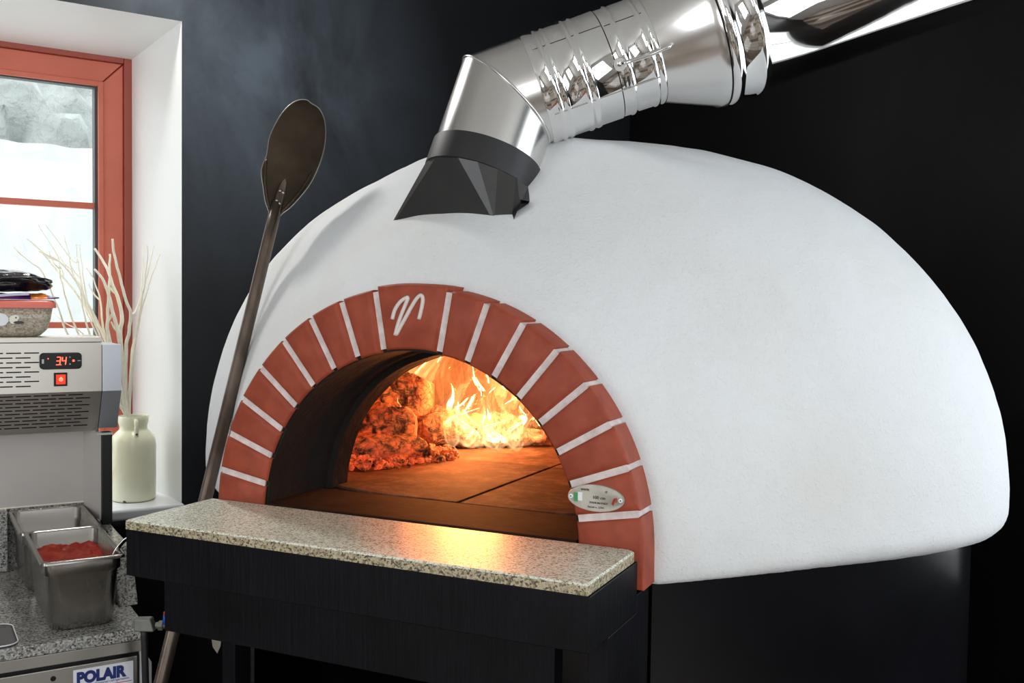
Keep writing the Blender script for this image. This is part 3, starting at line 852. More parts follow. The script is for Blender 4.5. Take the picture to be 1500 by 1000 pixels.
# ================================================================== CHIMNEY FLUE
def flue():
    c0 = Vector((.3383, .4277, 1.6645)); a1 = Vector((.1601, .3282, .9309)).normalized()
    el = Vector((.362, .4763, 1.8024)); s_el = (el-c0).dot(a1); el = c0+a1*s_el
    a2 = Vector((.8475, .4015, .3465)).normalized(); r = .0895
    root = thing('chimney_flue', 'shiny steel flue pipe with black hood rising off the white oven dome', 'chimney', c0)
    # square-to-round hood
    FL, F1, F2, BR, BL = [Vector(p) for p in ((.2012, .3800, 1.5955), (.4020, .3560, 1.5950), (.4290, .3650, 1.6000), (.4455, .3930, 1.6225), (.240, .470, 1.665))]
    out_ = lambda p, h: p+(p-Vector((XC, Y0, 1.15))).normalized()*h
    F2, BR = out_(F2, .003), out_(BR, .003)
    N = 16; u = (Vector((1, 0, 0))-a1*a1.x).normalized(); v = a1.cross(u)
    foot = [out_(BR.lerp(F2, .5), .007), BR, BR, BR.lerp(BL, .25), BR.lerp(BL, .5), BR.lerp(BL, .75), BL, BL, BL.lerp(FL, .5), FL, FL, FL.lerp(F1, .02), FL.lerp(F1, .98), F1, F1, F2]
    ringp = [c0+a1*.004+(u*math.cos(2*PI*k/N)+v*math.sin(2*PI*k/N))*(r+.002) for k in range(N)]
    bm = bmesh.new(); low = [b+(b-c).normalized()*.022 for b, c in zip(foot, ringp)]
    loft(bm, [ringp, foot, low], cap0=False, cap1=False); bmesh.ops.remove_doubles(bm, verts=bm.verts, dist=1e-5)
    hd = obj('flue_hood', bm, M['matte_black_hood'], root, auto=2)
    bm = bmesh.new(); lathe(bm, [(-.002, r-.004), (-.002, r+.0035), (.043, r+.0035), (.043, r-.003)], c0, a1, 72)
    obj('collar', bm, M['matte_black'], root, auto=40)
    m = (a1+a2).normalized(); seg = 96
    def mitre(nm, s0, ax, sign, rr, mat):
        bm = bmesh.new(); uu, vv = basis(ax); lo_, hi_ = [], []
        mids = [[], [], []]
        for k in range(seg):
            d = (uu*math.cos(2*PI*k/seg)+vv*math.sin(2*PI*k/seg))*rr
            p = (c0 if sign > 0 else el)+ax*s0+d; t = m.dot(el-p)/m.dot(ax)
            lo_.append(p); hi_.append(p+ax*t)
            for j in range(3): mids[j].append(p+ax*t*(j+1)/4)
        loft(bm, [lo_]+mids+[hi_], cap0=False, cap1=False)
        obj(nm, bm, mat, root, smooth=True); return hi_
    seam = mitre('elbow_lower', .040, a1, 1, r, M['satin'])
    mitre('elbow_upper', .060, a2, -1, r, M['satin'])
    bm = bmesh.new(); tube(bm, seam+[seam[0]], .0026, 8, caps=False); obj('elbow_seam', bm, M['satin'], root, smooth=True)
    # straight section with swaged beads; a gap between pipe lengths shows as a dark line
    def bead(s, rr, h=.0024, w=.0050): return [(s-w, rr), (s-w*.6, rr+h*.7), (s, rr+h), (s+w*.6, rr+h*.7), (s+w, rr)]
    R1 = r+.0025
    bm = bmesh.new()
    lathe(bm, [(.052, r-.006), (.052, R1), (.056, R1+.001)]+bead(.074, R1)+bead(.087, R1, .0018)+[(.10, R1)]+bead(.122, R1)+bead(.135, R1, .0018)+[(.1765, R1), (.1765, r-.005)], el, a2, 96)
    obj('pipe_length', bm, M['chrome'], root, auto=50)
    R1b = r+.001
    bm = bmesh.new()
    lathe(bm, [(.1785, r-.006), (.1785, R1b)]+bead(.196, R1b)+[(.205, R1b)]+bead(.236, R1b)+bead(.248, R1b, .002)+[(.252, R1b)], el, a2, 96)
    damper = obj('damper_pipe', bm, M['chrome'], root, auto=50)
    bm = bmesh.new(); lathe(bm, [(.1755, r-.002), (.1795, r-.002)], el, a2, 96); obj('joint_gap', bm, M['rubber'], root)
    R2 = .1285
    bm = bmesh.new(); lathe(bm, [(.250, R1b), (.254, R1b+.0005), (.333, R2-.004), (.338, R2), (.347, R2+.001), (.347, R2-.01)], el, a2, 96)
    obj('cone_reducer', bm, M['satin'], root, auto=50)
    bm = bmesh.new(); lathe(bm, [(.346, R2-.004), (.350, R2-.004)], el, a2, 96); obj('joint_gap', bm, M['rubber'], root)
    R3 = R2+.0005
    bm = bmesh.new()
    n2 = (Ww).normalized(); s_end = (WR-el.dot(n2))/a2.dot(n2)+.04
    lathe(bm, [(.3495, R2-.01), (.3495, R3+.002)]+bead(.360, R3, .0042, .008)+[(.373, R3)]+bead(.404, R3, .0036, .007)+[(.414, R3-.001), (.416, R3-.002)]+[(.5, R3-.002), (.7, R3-.002), (1.0, R3-.002), (s_end, R3-.002)], el, a2, 110)
    obj('insulated_pipe', bm, M['chrome'], root, auto=50)
    # fine lengthwise seams of the rolled sheet
    view = (CAM-(el+a2*.18)); view = (view-a2*view.dot(a2)).normalized(); upv = a2.cross(view); upv = upv if upv.z > 0 else -upv
    def surf(s, ang, rr): return el+a2*s+(view*math.cos(ang)+upv*math.sin(ang))*rr
    bm = bmesh.new(); tube(bm, [surf(.056+i*.12/8, .72, R1) for i in range(9)], .0007, 6); obj('sheet_seam', bm, M['rubber'], root)
    bm = bmesh.new(); tube(bm, [surf(.181+i*.065/6, .70, R1b) for i in range(7)], .0007, 6); obj('sheet_seam', bm, M['rubber'], root)
    bm = bmesh.new(); tube(bm, [surf(.062+i*.18/10, -.52, R1+.0003) for i in range(11)], .0011, 6); obj('sheet_seam', bm, M['satin'], root)
    # damper spindle: washer and bent rod
    p = surf(.183, -.06, R1+.001); nv = (p-(el+a2*.183)).normalized()
    bm = bmesh.new(); lathe(bm, [(-.003, .0002), (-.002, .0105), (.001, .0110), (.002, .0100), (.002, .0035)], p, nv, 36); 
    ws = obj('spindle_washer', bm, M['satin'], damper, auto=40)
    rod = [p-nv*.004, p+nv*.010, p+nv*.017+a2*.003, p+nv*.020+a2*.010, surf(.225, -.07, R1+.021), surf(.258, -.05, R1+.022), surf(.263, -.045, R1+.020), surf(.264, -.045, R1+.012)]
    bm = bmesh.new(); tube(bm, smooth_path(rod, 5), .0030, 12); obj('damper_handle', bm, M['chrome'], damper, smooth=True)
    bm = bmesh.new()
    for s in (.184, .190): tube(bm, [surf(s, -.32, R1+.001), surf(s, -.40, R1+.002), surf(s, -.47, R1+.001)], .0014, 8)
    obj('clamp_lug', bm, M['rubber'], damper)
    # maker's stamps pressed into the sheet: an octagon with a P-like mark and rows of short ticks
    def stamp(nm, s, ang, rr, polys):
        bm = bmesh.new()
        for pl in polys: tube(bm, [surf(s+x, ang+y/rr, rr) for x, y in pl], .00045, 6)
        obj(nm, bm, M['white_paint'], root)
    octo = [(-.010, -.006), (-.010, .006), (-.006, .011), (.006, .011), (.010, .006), (.010, -.006), (.006, -.011), (-.006, -.011), (-.010, -.006)]
    stamp('stamp', .384, .30, R3+.0004, [octo, [(-.003, -.006), (-.003, .006), (.002, .006), (.004, .003), (.002, 0), (-.003, 0)], [(.001, 0), (.004, -.005)]])
    ticks = [[(x, -.004), (x, .004)] for x in (-.008, -.005, -.002, .002, .005, .008)]
    stamp('stamp', .385, .02, R3+.0004, ticks+[[(-.008, 0), (.004, 0)]])
    stamp('stamp', .216, .18, R1b+.0004, [[(x, -.003), (x, .003)] for x in (-.008, -.005, -.002, .001, .004, .008)]+[[(-.008, -.006), (.009, -.006)]])
    stamp('stamp', .106, -.32, R1+.0004, [[(-.004, -.004), (0, .004), (.001, -.003)], [(.001, -.003), (.005, .003)]])
flue()

# ================================================================== PIZZA PEEL
def peel():
    P1 = Vector((-.0820, .2520, 1.1290)); P2 = Vector((-.0790, .4200, 1.5975))
    d = (P2-P1).normalized()
    foot = P1+d*((.004-P1.z)/d.z); neck = P1+d*((1.640-P1.z)/d.z)
    root = thing('pizza_peel', 'long iron turning peel with dark oval blade leaning against the white oven dome', 'peel', foot)
    cd = (CAM-neck).normalized(); side = d.cross(cd).normalized(); nrm = side.cross(d).normalized()     # blade faces the room
    bm = bmesh.new(); n = 24
    rr = [.0115]*n
    tube(bm, [foot.lerp(neck, i/(n-1)) for i in range(n)], .0125, 14, flat=(1.0, .8))
    obj('handle', bm, M['handle_steel'], root, smooth=True)
    # blade outline (across, along) from the socket up
    out = [(.008, -.02), (.016, -.005), (.030, .010), (.046, .036), (.060, .066), (.0665, .098), (.0685, .125), (.066, .152), (.058, .180), (.045, .203), (.027, .219), (.006, .2245)]
    L = [(-x*.92-.001, y+(.004 if y > .1 else 0)) for x, y in out[::-1]]
    L[6] = (L[6][0]+.004, L[6][1]); L[7] = (L[7][0]-.003, L[7][1])
    bm = bmesh.new()
    pl = smooth_path([Vector((x, y, 0)) for x, y in out+L]+[Vector((out[0][0], out[0][1], 0))], 3)[:-1]
    org = neck-d*.012
    def pt(x, y, h): return org+side*(x*.76+max(y, 0)*.055)+d*y+nrm*h
    def cup(x, y): return -.004+.00006*0+(.9*x*x)
    rings = []
    for k, hh in ((1, -.0012), (1, .0012), (.965, .0016), (.80, .0016), (.55, .0016), (.25, .0016)):
        cx, cy = 0, .105
        rings.append([pt(cx+(p.x-cx)*k, cy+(p.y-cy)*k, hh+cup(cx+(p.x-cx)*k, 0)) for p in pl])
    loft(bm, rings)
    bl = obj('blade', bm, M['dark_steel'], root, auto=50)
    bm = bmesh.new(); rp = rings[1]; tube(bm, rp+[rp[0]], .0011, 6, caps=False); obj('worn_edge', bm, M['brushed'], bl, smooth=True)
    # folded shoulders: two raised ribs, and the riveted tongue of the socket
    bm = bmesh.new()
    for s in (-1, 1):
        tube(bm, smooth_path([pt(s*.014, -.004, .003), pt(s*.030, .022, .004), pt(s*.046, .055, .005), pt(s*.055, .088, .005)], 4), [.0022]*12+[.0008], 8)
    obj('blade_rib', bm, M['dark_steel'], bl, smooth=True)
    bm = bmesh.new()
    prof = [(-.012, -.035), (-.012, .030), (-.008, .052), (0, .060), (.008, .052), (.012, .030), (.012, -.035)]
    loft(bm, [[pt(x, y, 0) for x, y in prof], [pt(x*.95, y, .005) for x, y in prof], [pt(x*.7, y, .0075) for x, y in prof]])
    sk = obj('socket', bm, M['handle_steel'], root, auto=40)
    for x, y in ((-.003, .034), (.005, .032), (-.004, .014), (.004, .010), (0, -.006)):
        bm = bmesh.new(); lathe(bm, [(0, .0034), (.0018, .0032), (.0030, .0020), (.0034, .0003)], pt(x, y, .007), nrm, 14, cap1=True)
        obj('rivet', bm, M['brushed'], sk, smooth=True)
peel()

def small_oven_side():
    # pointed blade of a tool hanging under the shelf
    tip = Vector((.060, .118, .929))
    root = thing('hanging_scraper', 'pointed steel scraper blade hanging below the black rail under the stone shelf', 'tool', tip)
    x = Vector((math.cos(.4), math.sin(.4), 0)); y = Vector((-math.sin(.4), math.cos(.4), 0))
    pr = [(-.010, .11), (-.0095, .036), (-.006, .010), (.001, 0), (.006, .012), (.0085, .036), (.0085, .11)]
    bm = bmesh.new(); loft(bm, [[tip+x*a+y*h+Vector((0, 0, b)) for a, b in pr] for h in (-.001, .001)])
    obj('blade', bm, M['brushed'], root)
    bm = bmesh.new(); tube(bm, [tip+Vector((-.001, 0, .105)), tip+Vector((-.001, 0, .133))], .008, 10); obj('grip', bm, M['black_plastic'], root, smooth=True)
small_oven_side()

# ================================================================== REFRIGERATED COUNTER (POLAIR)
def counter():
    w0, w1, n0, n1 = -.62, .105, .371, .94
    wt = thing('granite_worktop', 'speckled grey granite worktop with raised rear upstand at the lower left', 'worktop', F(-.2, .65, .849))
    bm = bmesh.new(); box(bm, F, w0, w1, n0, n1, .849, .870); obj('top_slab', bm, M['granite_grey'], wt, bevel=.003)
    bm = bmesh.new()          # right cheek, front end raked
    hexa(bm, [F(.083, .520, .870), F(w1+.013, .520, .870), F(w1+.013, n1, .870), F(.083, n1, .870), F(.083, .600, .970), F(w1+.013, .585, .970), F(w1+.013, n1, .970), F(.083, n1, .970)])
    obj('upstand', bm, M['granite_grey'], wt, bevel=.003)
    bm = bmesh.new(); box(bm, F, w0, -.0755, .893, .9275, .870, 1.000); obj('upstand', bm, M['granite_grey'], wt, bevel=.003)
    bm = bmesh.new(); box(bm, F, -.0755, .0830, .9300, n1, .870, .9990); obj('upstand', bm, M['granite_grey'], wt)
    ct = thing('refrigerated_counter', 'stainless refrigerated counter with a white and navy maker sticker under grey granite', 'fridge', F(-.2, .65, 0))
    bm = bmesh.new(); box(bm, F, w0, w1-.004, n0+.018, n1, .10, .848); obj('cabinet', bm, M['black_plastic'], ct)
    bm = bmesh.new(); box(bm, F, w0, w1+.001, n0+.002, n0+.03, .8285, .8490); obj('top_rail', bm, M['brushed'], ct, bevel=.001)
    bm = bmesh.new(); box(bm, F, -.40, .0885, n0+.006, n0+.05, .14, .8205)
    dr = obj('door', bm, M['brushed'], ct, bevel=.002)
    lk = F(-.0515, n0+.006, .8040)
    bm = bmesh.new(); lathe(bm, [(-.001, .0046), (.0006, .0046), (.0007, .0043)], lk, -Fn, 28, cap1=True)
    obj('keyhole', bm, M['black_plastic'], dr, auto=40)
    # sticker
    sl, sr, st, sbm = -.0195, .0805, .8125, .772
    ny = n0+.0055
    bm = bmesh.new(); box(bm, F, sl, sr, ny, ny+.0006, sbm, st); sg = obj('sticker', bm, M['sign_white'], dr)
    text_obj('lettering', 'POLAIR', .0270, M['navy'], sg, F(sl+.0055, ny-.0002, .7878), Fw, (0, 0, 1), .0002, .0017, width=.083)
    text_obj('lettering', 'professional refrigeration', .0062, M['navy'], sg, F(sl+.026, ny-.0002, .7812), Fw, (0, 0, 1), .0002, .0, width=.066)
    bm = bmesh.new(); box(bm, F, sl+.002, sr-.002, ny-.0002, ny, .7765, .7777); obj('red_line', bm, M['red_ink'], sg)
    # door post and the grey bumper beside it
    bm = bmesh.new(); box(bm, F, .0925, .104, n0+.010, n0+.05, .10, .8285); obj('door_post', bm, M['grey_plastic'], ct, bevel=.001)
    bm = bmesh.new()
    lp = rrect(.100, .1175, .55, .800, .006)
    loft(bm, [[F(a, n0+.03, b) for a, b in lp], [F(a, n0+.05, b) for a, b in lp]]); obj('corner_bumper', bm, M['grey_plastic'], ct)
    for a in (-.58, .06):
        for b in (n0+.06, n1-.06):
            bm = bmesh.new(); lathe(bm, [(0, .022), (.01, .022), (.012, .014), (.10, .014)], F(a, b, 0), (0, 0, 1), 20, cap0=True, cap1=True); obj('foot', bm, M['brushed'], ct, auto=40)
counter()

def pan(name, label, w0, w1, n0, n1, zb, zt, extra=True):
    root = thing(name, label, 'pan', F((w0+w1)/2, (n0+n1)/2, zb))
    h = zt-zb
    loops = [(.024, zb, .024), (.018, zb+.003, .026), (.014, zb+.016, .030), (.0095, zt-.030, .020), (.0055, zt-.026, .018), (.0055, zt-.005, .018),
             (.0, zt-.006, .012), (.0, zt-.001, .012), (.0015, zt, .012), (.0065, zt, .014), (.0085, zt-.004, .016), (.0085, zt-.026, .016), (.0115, zt-.030, .018), (.0155, zb+.017, .026), (.020, zb+.005, .024), (.028, zb+.002, .02)]
    bm = bmesh.new()
    loft(bm, [[F(a, b, z) for a, b in rrect(w0+i, w1-i, n0+i, n1-i, r)] for i, z, r in loops])
    obj('body', bm, M['pan_steel'], root, auto=60)
    return root
pan('gastronorm_pan', 'deep steel food pan of red tomato sauce at the front of the granite worktop', -.067, .074, .405, .676, .8702, 1.000)
pan('gastronorm_pan', 'deep empty steel food pan standing behind the tomato sauce pan', -.0735, .079, .684, .928, .8702, .9960)
def sauce_obj():
    bm = bmesh.new(); n = 46; w0, w1, n0, n1 = -.0555, .0625, .416, .665
    G = []
    for i in range(n+1):
        row = []
        for j in range(n+1):
            a, b = i/n, j/n
            # keep inside the rounded corners
            u_, v_ = 2*a-1, 2*b-1
            sx = math.copysign(abs(u_), u_); sy = math.copysign(abs(v_), v_)
            cr = .30; ex = max(abs(u_)-(1-cr), 0)/cr; ey = max(abs(v_)-(1-cr*.5), 0)/(cr*.5)
            k = 1/max(1, math.hypot(ex, ey)) if ex > 0 and ey > 0 else 1
            uu = math.copysign((1-cr)+ex*k*cr, u_) if ex > 0 else u_; vv = math.copysign((1-cr*.5)+ey*k*cr*.5, v_) if ey > 0 else v_
            q = Vector((uu*3.2, vv*6, .3))
            z = .9620+.0065*noise.noise(q)+.003*noise.noise(q*2.7)+.009*max(0, abs(vv)-.75)+.006*max(0, vv)
            row.append(bm.verts.new(F((w0+w1)/2+uu*(w1-w0)/2, (n0+n1)/2+vv*(n1-n0)/2, z)))
        G.append(row)
    for i in range(n):
        for j in range(n): bm.faces.new((G[i][j], G[i+1][j], G[i+1][j+1], G[i][j+1]))
    tag(obj('tomato_sauce', bm, M['sauce'], origin=F(.003, .54, .95), smooth=True), 'thick red tomato sauce filling the front steel pan', 'sauce')
    # smears of sauce on the rim
    root = thing('spoon', 'steel spoon handle resting over the right rim of the sauce pan', 'spoon', F(.066, .51, .955))
    p = smooth_path([F(.040, .480, .950), F(.0520, .458, .966), F(.0590, .452, .983), F(.0650, .451, .9965), F(.0730, .450, 1.0075), F(.0820, .449, 1.0165), F(.096, .447, 1.022)], 5)
    bm = bmesh.new(); tube(bm, p, [.0026+.0014*(i/len(p)) for i in range(len(p))], 12, flat=(1.5, .5)); obj('handle', bm, M['chrome'], root, smooth=True)
    bm = bmesh.new(); c = F(.032, .525, .944)
    bmesh.ops.create_uvsphere(bm, u_segments=24, v_segments=12, radius=1)
    for v in bm.verts:
        x, y, z = v.co; v.co = c+Fw*(y*.016)+Fn*(x*.026)+Vector((0, 0, z*.004+.006*(x*x+y*y)-.003))
    obj('bowl', bm, M['chrome'], root, smooth=True)
sauce_obj()
def glass_plate():
    bm = bmesh.new(); w0, w1, n0, n1 = -.36, -.104, .3765, .505
    loft(bm, [[F(a, b, z) for a, b in rrect(w0+i, w1-i, n0+i, n1-i, .022, 8)] for i, z in ((0, .8703), (0, .8738), (.001, .8745), (.003, .8745))])
    root = thing('cutting_plate', 'corner of a dark glossy plate with pale edge on the grey granite', 'plate', F(-.23, .44, .87))
    obj('plate', bm, M['glassplate'], root, auto=40)
    bm = bmesh.new(); lp = rrect(w0, w1, n0, n1, .022, 8); pts = [F(a, b, .8742) for a, b in lp]
    tube(bm, pts+[pts[0]], .0011, 6, caps=False); obj('pale_edge', bm, M['white_gloss'], root, smooth=True)
glass_plate()

# chilled topping unit on posts over the pans
def topping_unit():
    root = thing('topping_chiller', 'stainless chiller cabinet with red digital display and lit red switch, raised over the pans', 'chiller', F(-.2, .87, 1.0))
    w0, w1, w2 = -.46, .0995, .139
    prof = [(.800, 1.3660), (.800, 1.2620), (.8505, 1.1760), (.858, 1.1700), (.925, 1.1700), (.925, 1.3660)]
    def ext(a, b, pf):
        bm = bmesh.new(); loft(bm, [[F(a, n, z) for n, z in pf], [F(b, n, z) for n, z in pf]]); return bm
    body = obj('cabinet', ext(w0, w1-.0008, prof), M['unit_steel'], root, auto=15)
    prof2 = [(.801, 1.3605), (.801, 1.2615), (.8515, 1.1755), (.925, 1.1720), (.925, 1.3605)]
    obj('end_cap', ext(w1+.0008, w2, prof2), M['end_steel'], root, auto=15)
    bm = bmesh.new(); box(bm, F, w0, w1-.001, .7975, .925, 1.3668, 1.3780); obj('lid', bm, M['unit_steel'], root, bevel=.0015)
    # rows of vent slots: upper face, then the sloping lower face
    bm = bmesh.new()
    def slot(a, b, z, face):
        h = .0013
        if face == 0:
            lp = rrect(a, b, z-h, z+h, h, 3); loft(bm, [[F(x, .7995, y) for x, y in lp], [F(x, .8004, y) for x, y in lp]])
        else:
            t0 = Vector((.800, 1.2620)); t1 = Vector((.8505, 1.1760)); d = (t1-t0).normalized(); nm = Vector((-d.y, d.x)); nm = nm if nm.x < 0 else -nm
            lp = rrect(a, b, z-h, z+h, h, 3)
            L = []
            for off in (.0005, -.0004):
                L.append([F(x, (t0+d*y+nm*off).x, (t0+d*y+nm*off).y) for x, y in lp])
            loft(bm, L)
    for r in range(8):
        z = 1.3455-.00985*r
        for k in range(5):
            b = (-.0232 if r % 2 == 0 else -.0392)-.0335*k
            slot(b-.0285, b, z, 0)
    for r in range(10):
        y = .0075+.0091*r
        for k in range(6):
            b = (.062 if r % 2 == 0 else .077)-.0335*k
            slot(b-.0290, b, y, 1)
    obj('vent_slots', bm, M['slot'], body)
    # controller
    bm = bmesh.new(); lp = rrect(-.0225, .0585, 1.3110, 1.3455, .008, 6)
    loft(bm, [[F(a, .8002, b) for a, b in lp], [F(a, .7945, b) for a, b in lp], [F(-.0225+(a+.0225)*.975+.001, .7930, 1.32825+(b-1.32825)*.93) for a, b in lp]])
    ctl = obj('controller', bm, M['black_plastic'], body, auto=40)
    ny = .7928
    # seven segment digits 3.4
    bm = bmesh.new()
    def digit(x, z, w, h, segs):
        t = .0017; sl = .0012
        S_ = {'a': ((0, h), (w, h)), 'b': ((w, h), (w, h/2)), 'c': ((w, h/2), (w, 0)), 'd': ((0, 0), (w, 0)), 'f': ((0, h), (0, h/2)), 'g': ((0, h/2), (w, h/2)), 'e': ((0, h/2), (0, 0))}
        for s in segs:
            (x0, z0), (x1, z1) = S_[s]
            tube(bm, [F(x+x0+z0*.12, ny, z+z0), F(x+x1+z1*.12, ny, z+z1)], t*.62, 6)
    digit(.0080, 1.3205, .0072, .0160, 'abgcd'); digit(.0190, 1.3205, .0072, .0160, 'fgbc')
    box(bm, F, .0166, .0184, ny-.0008, ny+.0003, 1.3194, 1.3212)
    obj('digits', bm, M['led'], ctl)
    def dot(nm, w, z, r, mat):
        bm = bmesh.new(); lathe(bm, [(0, r), (.0006, r*.8), (.0007, .0001)], F(w, ny+.0004, z), -Fn, 14, cap1=True); obj(nm, bm, mat, ctl, smooth=True)
    dot('indicator', -.0068, 1.3335, .0014, M['led']); dot('indicator', .0420, 1.3285, .0026, M['led']); dot('indicator', .0352, 1.3215, .0017, M['grey_plastic']); dot('indicator', .0350, 1.3360, .0015, M['grey_plastic'])
    bm = bmesh.new(); box(bm, F, .0500, .0560, ny-.0002, ny+.0004, 1.3278, 1.3292); obj('controller_mark', bm, M['grey_plastic'], ctl)
    bm = bmesh.new(); box(bm, F, -.0190, -.0150, ny-.0002, ny+.0004, 1.3235, 1.3325); obj('controller_mark', bm, M['grey_plastic'], ctl)
    # rocker switch
    bm = bmesh.new(); box(bm, F, .0045, .0305, .7965, .8004, 1.2750, 1.3035); sw = obj('switch_frame', bm, M['black_plastic'], body, bevel=.001)
    bm = bmesh.new(); hexa(bm, [F(.0085, .7962, 1.2790), F(.0268, .7962, 1.2790), F(.0268, .799, 1.2790), F(.0085, .799, 1.2790), F(.0085, .7940, 1.2995), F(.0268, .7940, 1.2995), F(.0268, .799, 1.2995), F(.0085, .799, 1.2995)])
    rk = obj('rocker', bm, M['switch_lit'], sw, bevel=.0006)
    bm = bmesh.new(); tube(bm, [F(.0177, .7942, 1.2885), F(.0177, .7935, 1.2945)], .0014, 8); tube(bm, [F(.0177+.0035*math.cos(t*.7), .7944, 1.2895+.0035*math.sin(t*.7)) for t in range(10)], .0008, 6); obj('rocker', bm, M['switch_core'], sw)
    # what carries it: back panel, slanting side panel and black posts
    bm = bmesh.new(); box(bm, F, w0, .0860, .9285, .936, .9995, 1.1705); obj('back_panel', bm, M['white_panel'], root)
    bm = bmesh.new(); box(bm, F, w0, .0810, .9268, .9285, 1.0005, 1.0030); obj('panel_edge', bm, M['branch'], root)
    bm = bmesh.new(); hexa(bm, [F(.0955, .812, .9805), F(.0990, .812, .9805), F(.0850, .9280, .9805), F(.0815, .9280, .9805), F(.0955, .812, 1.1700), F(.0990, .812, 1.1700), F(.0850, .9280, 1.1700), F(.0815, .9280, 1.1700)]); obj('side_panel', bm, M['white_panel'], root)
    bm = bmesh.new(); box(bm, F, .0800, .0930, .700, .930, .9705, .9800); obj('rubber_strip', bm, M['rubber'], root)
    bm = bmesh.new(); box(bm, F, .0995, .1215, .808, .834, .9705, 1.1705); obj('post', bm, M['rubber'], root, bevel=.002)
    bm = bmesh.new(); box(bm, F, w0+.01, w0+.035, .88, .91, 1.0005, 1.1705); obj('post', bm, M['rubber'], root, bevel=.002)
    bm = bmesh.new(); box(bm, F, .0895, .1225, .806, .836, 1.1660, 1.1705); obj('post_bracket', bm, M['grey_plastic'], root)
topping_unit()

# things on top of the chiller
def on_top():
    zt = 1.3785
    root = thing('food_tub', 'clear plastic tub of oat flakes with coral pink lid on top of the chiller', 'tub', F(-.10, .865, zt))
    fr0 = dict(w0=-.205, w1=.0075, n0=.812, n1=.922)
    bm = bmesh.new()
    loops = [(.030, zt, .020), (.022, zt+.002, .024), (.010, zt+.014, .026), (.004, zt+.035, .022), (0, zt+.062, .020)]
    loft(bm, [[F(a, b, z) for a, b in rrect(fr0['w0']+i, fr0['w1']-i, fr0['n0']+i*.7, fr0['n1']-i*.7, r)] for i, z, r in loops])
    tub = obj('tub', bm, M['oats'], root, smooth=True)
    bm = bmesh.new()
    loft(bm, [[F(a, b, z) for a, b in rrect(fr0['w0']-i, fr0['w1']+i, fr0['n0']-i, fr0['n1']+i, .022)] for i, z in ((.004, zt+.060), (.0065, zt+.0605), (.0050, zt+.072), (.001, zt+.0760), (-.006, zt+.0765))])
    obj('lid', bm, M['pink_lid'], root, auto=50)
    # printed picture on the tub front: pale shapes on the oats
    bm = bmesh.new()
    def blob(cw, cz, a, b, mi):
        nn = fr0['n0']+.0004+.0035
        lp = [(cw+a*math.cos(2*PI*k/20)*(1+.12*math.sin(3*k)), cz+b*math.sin(2*PI*k/20)) for k in range(20)]
        loft(bm, [[F(x, nn-.0045-.0001*mi+(.0), y) for x, y in lp], [F(x, nn, y) for x, y in lp]], mi=mi)
    blob(-.093, zt+.036, .014, .013, 0); blob(-.070, zt+.036, .008, .009, 1); blob(-.060, zt+.030, .010, .003, 2); blob(-.0655, zt+.040, .006, .006, 0); blob(-.0650, zt+.040, .0015, .0018, 2)
    obj('printed_picture', bm, [M['sign_white'], M['branch'], M['dark_ink']], tub)
    zl = zt+.0768
    # crumpled purple and orange packet
    pk = thing('snack_packet', 'flat purple and orange foil packet lying on the pink tub lid', 'packet', F(-.10, .865, zl))
    def sheet(a0, a1, nm, mat, h0):
        bm = bmesh.new(); n = 18; m = 10; T = []; B_ = []
        for i in range(n+1):
            t = i/n; wv = a0+(a1-a0)*t; rt_, rb = [], []
            for j in range(m+1):
                s = j/m; nn = .815+.095*s
                edge = 1-(abs(2*s-1))**3
                taper = max(.0, min(1, (.020-wv)/.032))
                z = zl+.001+(h0*edge*taper+.0015)*(1+.35*noise.noise(Vector((wv*60, s*5, 2))))
                dz = .004*(1-taper)+.002*noise.noise(Vector((wv*40, s*4, 9)))*taper
                rt_.append(bm.verts.new(F(wv, nn, z+max(dz, 0)))); rb.append(bm.verts.new(F(wv, nn, zl+.0008+max(dz, 0)*.8)))
            T.append(rt_); B_.append(rb)
        for i in range(n):
            for j in range(m):
                bm.faces.new((T[i][j], T[i+1][j], T[i+1][j+1], T[i][j+1])); bm.faces.new((B_[i][j], B_[i][j+1], B_[i+1][j+1], B_[i+1][j]))
        for i in range(n):
            bm.faces.new((T[i][0], B_[i][0], B_[i+1][0], T[i+1][0])); bm.faces.new((T[i][m], T[i+1][m], B_[i+1][m], B_[i][m]))
        for j in range(m):
            bm.faces.new((T[0][j], T[0][j+1], B_[0][j+1], B_[0][j])); bm.faces.new((T[n][j], B_[n][j], B_[n][j+1], T[n][j+1]))
        obj(nm, bm, mat, pk, smooth=True)
    sheet(-.190, -.0360, 'purple_foil', M['purple_film'], .010); sheet(-.0360, -.0040, 'orange_foil', M['orange_film'], .010); sheet(-.0040, .0175, 'foil_end', M['purple_film'], .009)
    bm = bmesh.new(); tube(bm, smooth_path([F(-.19, .814, zl+.0055), F(-.12, .8125, zl+.0065), F(-.07, .8125, zl+.0105), F(-.040, .8135, zl+.0125)], 6), .0030, 8, flat=(.5, 1)); obj('foil_seal', bm, M['lilac_film'], pk, smooth=True)
    # stuffed black bag
    bm = bmesh.new(); bmesh.ops.create_uvsphere(bm, u_segments=64, v_segments=32, radius=1)
    zc = zl+.036
    for v in bm.verts:
        x, y, z = v.co
        sx = math.copysign(abs(x)**.75, x)
        q = Vector((x*2.4, y*2.0, z*2.4))
        d = 1+.10*noise.noise(q)+.05*noise.noise(q*3)
        fold = .10*math.sin(z*7+x*1.4)*(1-abs(z))
        v.co = F(-.100+sx*.108*d, .868+y*.050*(d+fold), zc+z*.0235*d+.004*math.sin(x*3.2+1.0)+.003*noise.noise(Vector((x*4, y*3, 1))))
    bg_ = thing('black_bag', 'shiny black stuffed plastic bag on top of the foil packet', 'bag', F(-.10, .868, zl+.012))
    obj('bag', bm, M['black_film'], bg_, smooth=True)
